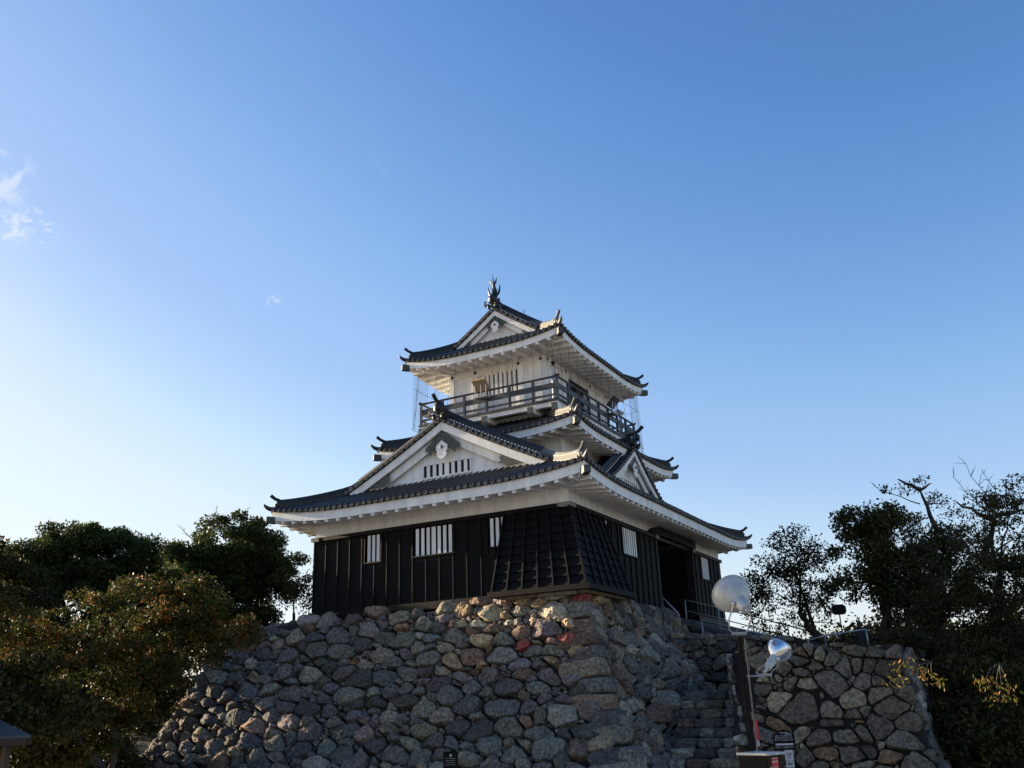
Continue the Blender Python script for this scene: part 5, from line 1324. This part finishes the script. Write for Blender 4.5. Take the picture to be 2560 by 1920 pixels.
def shrubs():
    rng = random.Random(77); C = []
    spots = []
    for _ in range(260): spots.append(at(rng.uniform(-80, 760), 1500 + 0 * rng.random(), rng.uniform(52, 66)).xy.to_tuple() + (-4.5 + rng.random() * 5.2,))
    for _ in range(300): spots.append(at(rng.uniform(2060, 2700), 1500, rng.uniform(46, 58)).xy.to_tuple() + (-3.5 + rng.random() * 2.8,))
    for _ in range(120): spots.append(at(rng.uniform(1880, 2100), 1500, rng.uniform(46, 54)).xy.to_tuple() + (-3.5 + rng.random() * 1.6,))
    for _ in range(160): spots.append(at(rng.uniform(-250, 170), 1800, rng.uniform(33, 40)).xy.to_tuple() + (-6.4 + rng.random() * 3.2,))
    C = np.array(spots); rs = np.random.RandomState(7); idx = np.repeat(np.arange(len(C)), 120)
    off = rs.normal(size=(len(idx), 3)) * np.array([0.7, 0.7, 0.42]); P = C[idx] + off
    me = leaves_mesh('undergrowth', P, rs.uniform(0.7, 1.3, len(P)) * 0.26, 'leaf_dark', rs)
    o = bpy.data.objects.new('undergrowth', me); COL.objects.link(o); tag(o, 'dark mass of woodland undergrowth behind the trees on both sides', 'undergrowth'); o['kind'] = 'stuff'
shrubs()
# sunlit hanging sprigs
def sprig(label, p0, spots, seed):
    rng = random.Random(seed); rs = np.random.RandomState(seed); t = thing('leafy_branch', label, 'branch', p0); mb = MB(); P = []
    for s in spots:
        s = Vector(s); mid = Vector(p0).lerp(s, .5) + Vector((0, 0, 0.12)); mb.tube([Vector(p0), mid, s], [0.016, 0.012, 0.005], 5, up=(.8, .1, .3))
        for _ in range(20): P.append(tuple(s + Vector((rng.gauss(0, .13), rng.gauss(0, .13), rng.gauss(0, .10)))))
    part(mb, 'twig', 'bark', t); me = leaves_mesh('leaves', np.array(P), rs.uniform(.7, 1.2, len(P)) * 0.13, 'leaf_yellow', rs, 1.0, 2.6)
    o = bpy.data.objects.new('leaves', me); COL.objects.link(o); o.parent = t; o.location = -Vector(p0)
sprig('sunlit yellow leaves drooping in front of the end of the right wall', at(2330, 1655, 23), [at(2300, 1672, 22.6), at(2262, 1660, 22.6), at(2312, 1695, 22.5), at(2248, 1702, 22.5), at(2330, 1700, 22.8)], 1)
sprig('sunlit yellow and red leaves hanging at the far right', at(2500, 1660, 22), [at(2480, 1690, 21.6), at(2505, 1720, 21.6), at(2460, 1705, 21.5), at(2525, 1735, 21.8), at(2490, 1745, 21.7)], 2)

# ------------------------------------------------------------------ lamp post with two floodlights
D0 = 14.5
pb = at(1888, 1905, D0 + 0.1); pole = Vector((at(1870, 1700, D0).x, at(1870, 1700, D0).y, 0)); ztop = at(1858, 1592, D0).z
ptop = at(1849, 1592, D0); pbot = Vector((ptop.x, ptop.y, GZ))
lp = thing('lamp_post', 'slim dark brown post carrying two floodlights in front of the stone steps', 'lamp post', pbot)
mb = MB(); mb.obox((ptop + pbot) / 2, Vector((0.034, 0.012, 0)), Vector((-0.012, 0.034, 0)), Vector((0, 0, (ptop.z - pbot.z) / 2))); part(mb, 'post', 'brown_post', lp)
mb = MB(); e = ptop + RT * 0.062 - FW * 0.05; mb.tube([e - Vector((0, 0, 0.02)), e - Vector((0, 0, 1.2)), e - Vector((0, 0, 2.9))], 0.012, 6); mb.tube([e - Vector((0, 0, 0.02)), e + RT * 0.05 - Vector((0, 0, 0.2)), e + RT * 0.02 - Vector((0, 0, 0.5))], 0.008, 5); part(mb, 'cable', 'tile_rim', lp)
def floodlight(c, ax, R, label, m_dish, m_body, yoke_to, blen=0.34, seed=0):
    """bell reflector: c centre of the rim plane, ax pointing where it shines"""
    c = Vector(c); ax = Vector(ax).normalized(); t = thing('floodlight', label, 'floodlight', c, 'floodlights on the lamp post')
    mb = MB(); prof = [(R * 1.03, 0.0), (R * 1.03, -0.02), (R * 0.985, -0.02), (R * 0.93, -R * 0.32), (R * 0.78, -R * 0.66), (R * 0.54, -R * 0.95), (R * 0.34, -R * 1.12), (R * 0.33, -R * 1.13), (R * 0.31, -R * 1.11), (R * 0.5, -R * 0.92), (R * 0.74, -R * 0.63), (R * 0.9, -R * 0.3), (R * 0.99, 0.0)]
    mb.lathe(prof, c, ax, 48); part(mb, 'reflector', m_dish, t, smooth=True, autos=50)
    mb = MB(); k = R * 1.10; mb.lathe([(R * 0.35, -k + 0.02), (R * 0.36, -k - 0.01), (R * 0.33, -k - 0.05), (R * 0.32, -k - blen * 0.6), (R * 0.27, -k - blen), (R * 0.25, -k - blen - 0.01), (0.0, -k - blen - 0.012)], c, ax, 28); hs_ = part(mb, 'housing', m_body, t, smooth=True, autos=40)
    mb = MB(); mb.lathe([(0, -0.10), (R * 0.12, -0.09), (R * 0.12, 0.0)], c - ax * (k + blen), Vector((ax.x, ax.y, ax.z)), 10); part(mb, 'cable_gland', 'steel', t)
    S = ax.cross(Vector((0, 0, 1))).normalized(); mb = MB(); h = c - ax * (k + 0.04); yb = Vector(yoke_to)
    for s in (-1, 1):
        a = h + S * (s * R * 0.37); b = yb + S * (s * 0.16); m_ = a.lerp(b, 0.5) + S * (s * 0.05)
        mb.sweep([a, m_, b + Vector((0, 0, 0.06)), yb + S * (s * 0.11)], [(-0.005, -0.014), (0.005, -0.014), (0.005, 0.014), (-0.005, 0.014)], up=tuple(ax))
        mb.lathe([(0, 0.03), (0.03, 0.03), (0.035, 0)], a, S * s, 12)
    mb.obox(yb, S * 0.12, ax.cross(S) * 0.02, ax * 0.012)
    part(mb, 'yoke', 'steel', t)
    return t
hz = Vector((FW.x, FW.y, 0)).normalized(); rr_ = RT
ax1 = (hz * 0.83 - rr_ * 0.20 + Vector((0, 0, 0.52)))
floodlight(at(1826, 1483, D0 + 0.15), ax1, 0.305, 'large pale floodlight with round back on top of the post', 'lampback', 'lampback', ptop + Vector((0, 0, 0.05)), 0.22)
ax2 = (hz * 0.50 + rr_ * 0.62 + Vector((0, 0, 0.62)))
floodlight(at(1950, 1622, D0 - 0.1), ax2, 0.195, 'smaller shiny chrome floodlight on the side of the post', 'chrome', 'lampback', at(1912, 1688, D0), 0.25)
mb = MB(); a = at(1868, 1690, D0); b = at(1912, 1690, D0); mb.tube([a, b], 0.014, 6); mb.tube([b, b + Vector((0, 0, 0.05))], 0.014, 6); part(mb, 'arm', 'steel', lp)
mb = MB(); a = at(1880, 1768, D0); b = at(1945, 1792, D0 - .1); mb.tube([a, a.lerp(b, .3)], 0.02, 6); mb.sweep([a.lerp(b, .3), b], [(-.02, -.035), (.02, -.035), (.02, .035), (-.02, .035)]); part(mb, 'small_lamp', 'black', lp)
mb = MB(); q0 = at(1886, 1800, D0 - 0.08); q1 = at(1896, 1850, D0 - 0.08); q1.x, q1.y = q0.x, q0.y; n_ = (CAM - q0); n_.z = 0; n_.normalize(); sd = Vector((n_.y, -n_.x, 0))
mb = MB(); c = (q0 + q1) / 2 - sd * 0.02; H_ = (q0.z - q1.z) / 2; mb.obox(c, (-sd * 0.022), n_ * 0.004, Vector((0, 0, H_))); sg = part(mb, 'warning_strip', 'sign_red', lp)
mb = MB(); mb.obox(c - Vector((0, 0, H_ + 0.045)) , (-sd * 0.018), n_ * 0.004, Vector((0, 0, 0.043))); mb.obox(c + sd * 0.026, -sd * 0.003, n_ * 0.005, Vector((0, 0, H_))); part(mb, 'strip_margin', 'sign_white', sg)

# text helper
def text_mesh(body, size, M4, m, parent, name='lettering', ext=0.001):
    cu = bpy.data.curves.new(name, 'FONT'); cu.body = body; cu.size = size; cu.align_x = 'CENTER'; cu.align_y = 'CENTER'; cu.extrude = ext; cu.resolution_u = 3
    o = bpy.data.objects.new(name, cu); COL.objects.link(o)
    dg = bpy.context.evaluated_depsgraph_get(); me = bpy.data.meshes.new_from_object(o.evaluated_get(dg)); bpy.data.objects.remove(o)
    me.materials.clear(); me.materials.append(M[m]); me.transform(M4)
    o = bpy.data.objects.new(name, me); COL.objects.link(o); o.parent = parent
    off = Vector(); p = parent
    while p is not None: off += p.location; p = p.parent
    o.location = -off
    return o
def frame(c, R, U, N): m = Matrix((R, U, N)).transposed().to_4x4(); m.translation = c; return m
# cabinet at the foot of the post
cc = at(1917, 1895, 13.1); Zv = Vector((0, 0, 1))
cR = (RT * 0.80 + hz * 0.60).normalized(); cL = Vector((-cR.y, cR.x, 0)).normalized()   # right-hand face direction and the other one
cTop = at(1917, 1889, 13.1); foot = Vector((cTop.x, cTop.y, GZ))
cab = thing('cabinet', 'brown metal utility cabinet with a red sticker at the foot of the lamp post', 'cabinet', foot)
mb = MB(); wR, wL = 0.36, 0.52; top = cTop.z
body0 = [foot, foot + cR * wR, foot + cR * wR + cL * wL, foot + cL * wL]
mb.hexa(body0, [p + Vector((0, 0, top - GZ)) for p in body0]); part(mb, 'body', 'brown_box', cab)
mb = MB(); lid = [foot - cR * 0.02 - cL * 0.02, foot + cR * (wR + 0.02) - cL * 0.02, foot + cR * (wR + .02) + cL * (wL + .02), foot - cR * 0.02 + cL * (wL + .02)]
mb.hexa([p + Zv * (top - GZ) for p in lid], [p + Zv * (top - GZ + 0.03) for p in lid]); part(mb, 'lid', 'steel', cab)
mb = MB(); nb = -cR; c = foot + cL * (wL / 2) + Zv * (top - GZ - 0.5); mb.obox(c - cR * 0.006, cL * (wL / 2 - 0.01), cR * 0.004, Zv * 0.48); part(mb, 'side_panel', 'black', cab)
nf = -cL; stc = foot + cR * 0.155 + Zv * (top - GZ - 0.16) + nf * 0.004
mb = MB(); mb.obox(stc, cR * 0.068, nf * 0.002, Zv * 0.125); sk = part(mb, 'sticker', 'sign_red', cab)
fr = lambda dz, k: frame(stc + nf * 0.004 + Zv * dz, cR, Zv, nf)
text_mesh('注意', 0.055, fr(-0.015, 0), 'sign_white', sk); 
mb = MB(); mb.obox(stc + Zv * 0.072 + nf * 0.003, cR * 0.062, nf * 0.001, Zv * 0.008); mb.obox(stc - Zv * 0.065 + nf * 0.003, cR * 0.045, nf * 0.001, Zv * 0.005); mb.obox(stc + Zv * 0.12 + nf * 0.003, cR * 0.066, nf * 0.001, Zv * 0.004); part(mb, 'sticker_lines', 'sign_white', sk)
mb = MB(); hc = foot + cR * 0.045 + Zv * (top - GZ - 0.22) + nf * 0.02; mb.obox(hc, cR * 0.008, nf * 0.012, Zv * 0.07); part(mb, 'handle', 'sign_white', cab)

# notice boards behind the cabinet
ns = at(1960, 1850, 15.6); nN = (CAM - ns); nN.z = 0; nN.normalize(); nR = Vector((-nN.y, nN.x, 0)); sb_ = Vector((ns.x, ns.y, GZ))
nb_ = thing('notice_board', 'small black gabled notice board with white Japanese lettering behind the cabinet', 'notice board', sb_)
mb = MB(); w = 0.178; z0, z1, zp = at(1957, 1876, 15.6).z, at(1957, 1836, 15.6).z, at(1957, 1822, 15.6).z
pp = [(-w, z0), (w, z0), (w, z1), (0, zp), (-w, z1)]
mb.poly([Vector((ns.x, ns.y, 0)) + nR * a + Zv * b for a, b in pp], nN, 0.02); part(mb, 'panel', 'black', nb_)
mb = MB(); mb.obox(Vector((ns.x, ns.y, (GZ + z1) / 2)) - nN * 0.03, nR * 0.02, nN * 0.02, Zv * ((z1 - GZ) / 2)); part(mb, 'post', 'black', nb_)
def ntext(s, size, dz, dx=0): return text_mesh(s, size, frame(Vector((ns.x, ns.y, dz)) + nN * 0.022 + nR * dx, nR, Zv, nN), 'sign_white', nb_)
H_ = zp - z0
ntext('入場券売場', 0.030, zp - 0.068, 0.0)
ntext('お願い 足元が悪いので', 0.028, zp - 0.115); ntext('階段の昇り降りには十分', 0.026, zp - 0.148); ntext('気をつけてお進み下さい', 0.028, zp - 0.181)
mb = MB(); mb.obox(Vector((ns.x, ns.y, z0 + 0.098)) + nN * 0.022, nR * 0.145, nN * 0.001, Zv * 0.014); mb.obox(Vector((ns.x, ns.y, zp - 0.085)) + nN * 0.022 + nR * 0.08, nR * 0.05, nN * 0.001, Zv * 0.005); part(mb, 'white_strip', 'sign_white', nb_)
ntext('足元にご注意下さい', 0.034, z0 + 0.050)
for (nm, x_, y0_, y1_, lab) in (('paper_notice', 1973, 1876, 1901, 'white paper notice with small lettering beside the cabinet'), ('paper_notice', 1976, 1904, 1918, 'small bluish white paper notice below the larger one')):
    c = at(x_, (y0_ + y1_) / 2, 15.2); hh = (y1_ - y0_) / FPX * 15.2 / 2; t = thing(nm, lab, 'notice', Vector((c.x, c.y, c.z - hh)))
    mb = MB(); mb.obox(c, nR * 0.066, nN * 0.004, Zv * hh); part(mb, 'sheet', 'sign_white', t)
    mb = MB()
    for i in range(3 if hh > .06 else 2): mb.obox(c + nN * 0.006 + Zv * (hh * (0.35 - 0.4 * i)) - nR * 0.005 * i, nR * (0.045 - 0.008 * i), nN * 0.001, Zv * 0.005)
    part(mb, 'print_lines', 'black', t)
# plaque at the foot of the stone base
c = at(1127, 1900, 30.2); pl = thing('notice_board', 'tiny dark notice with a pale spot and lettering before the stone base', 'notice board', Vector((c.x, c.y, GZ))); n2 = (CAM - c); n2.z = 0; n2.normalize(); r2_ = Vector((-n2.y, n2.x, 0))
mb = MB(); mb.obox(c, r2_ * 0.24, n2 * 0.012, Zv * 0.26); part(mb, 'panel', 'black', pl)
mb = MB(); mb.obox(Vector((c.x, c.y, (GZ + c.z) / 2)) - n2 * 0.02, r2_ * 0.02, n2 * 0.008, Zv * ((c.z - GZ) / 2)); part(mb, 'post', 'black', pl)
mb = MB(); mb.obox(c + n2 * 0.014 + Zv * 0.14, r2_ * 0.035, n2 * 0.001, Zv * 0.035)
part(mb, 'emblem', 'sign_white', pl)
mb = MB()
for i in range(4): mb.obox(c + n2 * 0.014 + Zv * (0.05 - 0.065 * i) - r2_ * (0.02 * (i % 2)), r2_ * (0.18 - 0.02 * (i % 3)), n2 * 0.001, Zv * 0.008)
part(mb, 'print_lines', 'tile_rim', pl)
# marker stakes near the corner of the base
for i, (px, py) in enumerate([(1596, 1892), (1612, 1890)]):
    c = at(px, py, 27.5); mb = MB(); b = Vector((c.x, c.y, GZ)); mb.obox((c + b) / 2, RT * 0.022, hz * 0.022, Zv * ((c.z - GZ) / 2)); o = mb.build('stake', 'wood_tan'); tag(o, ('left' if i == 0 else 'right') + ' one of two pale timber stakes before the corner of the stone base', 'stake', 'timber stakes')
def straws():
    mb = MB(); rng = random.Random(4); b = at(1545, 1925, 27.8); b.z = GZ
    for i in range(5):
        e = at(1552 + 12 * i + rng.uniform(-5, 5), 1888 + rng.uniform(-6, 14), 27.8); mb.tube([b + RT * (0.12 * i), (b + RT * .12 * i).lerp(e, .5) - RT * .02, e], [0.012, 0.010, 0.003], 4)
    tag(mb.build('dry_grass', 'wood_tan'), 'few dry straw stalks at the foot of the stone base corner', 'grass')
straws()
# small sign on a post among the right-hand trees
c = at(2097, 1524, 37); sg = thing('road_sign', 'back of a dark octagonal sign on a thin post among the right-hand trees', 'sign', Vector((c.x, c.y, -2.5)))
mb = MB(); n3 = (CAM - c); n3.z = 0; n3.normalize(); r3_ = Vector((-n3.y, n3.x, 0)); pts = [(-.28, -.1), (-.18, -.2), (.18, -.2), (.28, -.1), (.28, .1), (.18, .2), (-.18, .2), (-.28, .1)]
mb.poly([c + r3_ * a + Zv * b for a, b in pts], n3, 0.02); part(mb, 'panel', 'black', sg); mb = MB(); mb.tube([Vector((c.x, c.y, -2.6)) - n3 * .03, c - n3 * .03], 0.025, 6); part(mb, 'post', 'black', sg)

# ------------------------------------------------------------------ shelter at the lower left
tip = at(78, 1838, 22); hut = thing('shelter', 'small open shelter with grey-blue hipped roof at the lower left corner', 'shelter', Vector((tip.x, tip.y, GZ)))
hx = (-RT * 0.98 - hz * 0.1).normalized(); hy = (hz * 0.70 - RT * 0.72).normalized(); W_ = 3.0
apex = tip + hx * (W_ / 2) + hy * (W_ / 2) + Zv * 1.0
cs4 = [tip, tip + hx * W_, tip + hx * W_ + hy * W_, tip + hy * W_]
Zv = Vector((0, 0, 1))
mb = MB(); vs = [tuple(p) for p in cs4] + [tuple(apex)] + [tuple(p - Zv * 0.06) for p in cs4]
mb.add(vs, [(0, 1, 4), (1, 2, 4), (2, 3, 4), (3, 0, 4), (8, 7, 6, 5), (0, 5, 6, 1), (1, 6, 7, 2), (2, 7, 8, 3), (3, 8, 5, 0)])
part(mb, 'roof', mat('slate_blue_roof', (0.028, 0.036, 0.042), 0.5, base2=(0.042, 0.050, 0.056), scale=4), hut)
mb = MB()
for a, b in zip(cs4, cs4[1:] + cs4[:1]):
    d = (b - a).normalized(); mb.obox((a + b) / 2 - Zv * 0.14, d * (W_ / 2 - 0.08), Vector((d.y, -d.x, 0)) * 0.03, Zv * 0.075)
part(mb, 'fascia', mat('red_brown_paint', (0.02, 0.008, 0.006), 0.7), hut)
ctr = (cs4[0] + cs4[2]) / 2
for p in cs4:
    q = p.lerp(ctr, 0.26); mb = MB(); mb.box((q.x - 0.07, q.y - 0.07, GZ), (q.x + 0.07, q.y + 0.07, tip.z - 0.1)); part(mb, 'post', mat('worn_red_post', (0.05, 0.034, 0.03), 0.8), hut)

# ------------------------------------------------------------------ person on the terrace behind the rail
def person(foot, face, label):
    foot = Vector(foot); F = Vector(face).normalized(); S = Vector((F.y, -F.x, 0)); Z = Vector((0, 0, 1))
    t = thing('person', label, 'person', foot)
    J = {}; 
    def P(s, f, z): return foot + S * s + F * f + Z * z
    verts = [P(0, 0, .95), P(0, 0.01, 1.15), P(0, 0.0, 1.38), P(0, 0.01, 1.50), P(0, 0.03, 1.60), P(0, 0.03, 1.71),
             P(.17, 0, 1.42), P(.22, -.02, 1.15), P(.20, .10, .92), P(.19, .14, .84),
             P(-.17, 0, 1.42), P(-.22, -.02, 1.15), P(-.20, .10, .92), P(-.19, .14, .84),
             P(.09, 0, .88), P(.10, .02, .48), P(.10, -.02, .08), P(.11, .13, .03), P(-.09, 0, .88), P(-.10, .02, .48), P(-.10, -.02, .08), P(-.11, .13, .03)]
    rad = [.145, .13, .15, .058, .085, .088, .06, .045, .035, .04, .06, .045, .035, .04, .085, .062, .045, .038, .085, .062, .045, .038]
    ed = [(0, 1), (1, 2), (2, 3), (3, 4), (4, 5), (2, 6), (6, 7), (7, 8), (8, 9), (2, 10), (10, 11), (11, 12), (12, 13), (0, 14), (14, 15), (15, 16), (16, 17), (0, 18), (18, 19), (19, 20), (20, 21)]
    nv = len(verts)
    for s_, w in ((1, 9), (-1, 13)):     # five fingers on each hand
        b = verts[w]
        for j in range(5):
            o0 = F * 0.02 + S * (0.016 * (j - 2)) - Z * 0.03; verts.append(b + o0); rad.append(.010); ed.append((w, len(verts) - 1))
            verts.append(b + o0 + F * 0.012 - Z * (0.05 - 0.006 * abs(j - 2))); rad.append(.009); ed.append((len(verts) - 2, len(verts) - 1))
    me = bpy.data.meshes.new('body'); me.from_pydata([tuple(v - foot) for v in verts], ed, []); o = bpy.data.objects.new('body', me); COL.objects.link(o); o.parent = t
    md = o.modifiers.new('skin', 'SKIN'); lay = me.skin_vertices[0]
    for i, r in enumerate(rad): lay.data[i].radius = (r, r * (0.72 if i in (0, 1, 2) else 1.0))
    lay.data[0].use_root = True
    o.modifiers.new('sub', 'SUBSURF').levels = 2; o.modifiers['sub'].render_levels = 2
    me.materials.append(mat('dark_clothing', (0.02, 0.02, 0.024), 0.85))
    mb = MB(); mb.ball(P(0, 0.01, 1.72), (0.10, 0.11, 0.115), 14, 10, 0.1); part(mb, 'hair', mat('black_hair', (0.012, 0.010, 0.009), 0.6), t, smooth=True)
    mb = MB(); c = P(0, .115, 1.665); mb.ball(c, (.012, .016, .02), 8, 6)
    for k in (-1, 1): mb.ball(P(.035 * k, .10, 1.69), .009, 6, 5)
    mb.ball(P(0, .10, 1.62), (.025, .01, .006), 8, 5); part(mb, 'face', mat('skin', (0.35, 0.22, 0.16), 0.6), t, smooth=True)
pf = at(2156, 1612, 36)
person((pf.x, pf.y, at(2156, 1554, 36).z - 1.80), (CAM - pf).xy.to_3d(), 'person in dark clothing standing behind the handrail on the right wall')

def weeds():
    rs = np.random.RandomState(31); txt = ['green weed sprouting beside the orange stone high on the left of the rampart', 'small weed tuft growing from the left part of the rampart', 'small weed tuft low on the left slope of the rampart', 'little weed among the stones right of the rampart corner']
    for (px, py), lab in zip([(864, 1640), (640, 1692), (505, 1838), (1395, 1668)], txt):
        u, v = px2A(px, py); p, n = SA(u, v); p = p + n * 0.16
        P = np.array(tuple(p)) + rs.normal(size=(30, 3)) * 0.055
        me = leaves_mesh('weed', P, rs.uniform(.6, 1.2, 30) * 0.12, 'leaf_yellow', rs, 0.0, 3.0); me.transform(Matrix.Translation(-p))
        o = bpy.data.objects.new('weed', me); COL.objects.link(o); o.location = p; tag(o, lab, 'weed', 'weeds growing out of the rampart')
weeds()
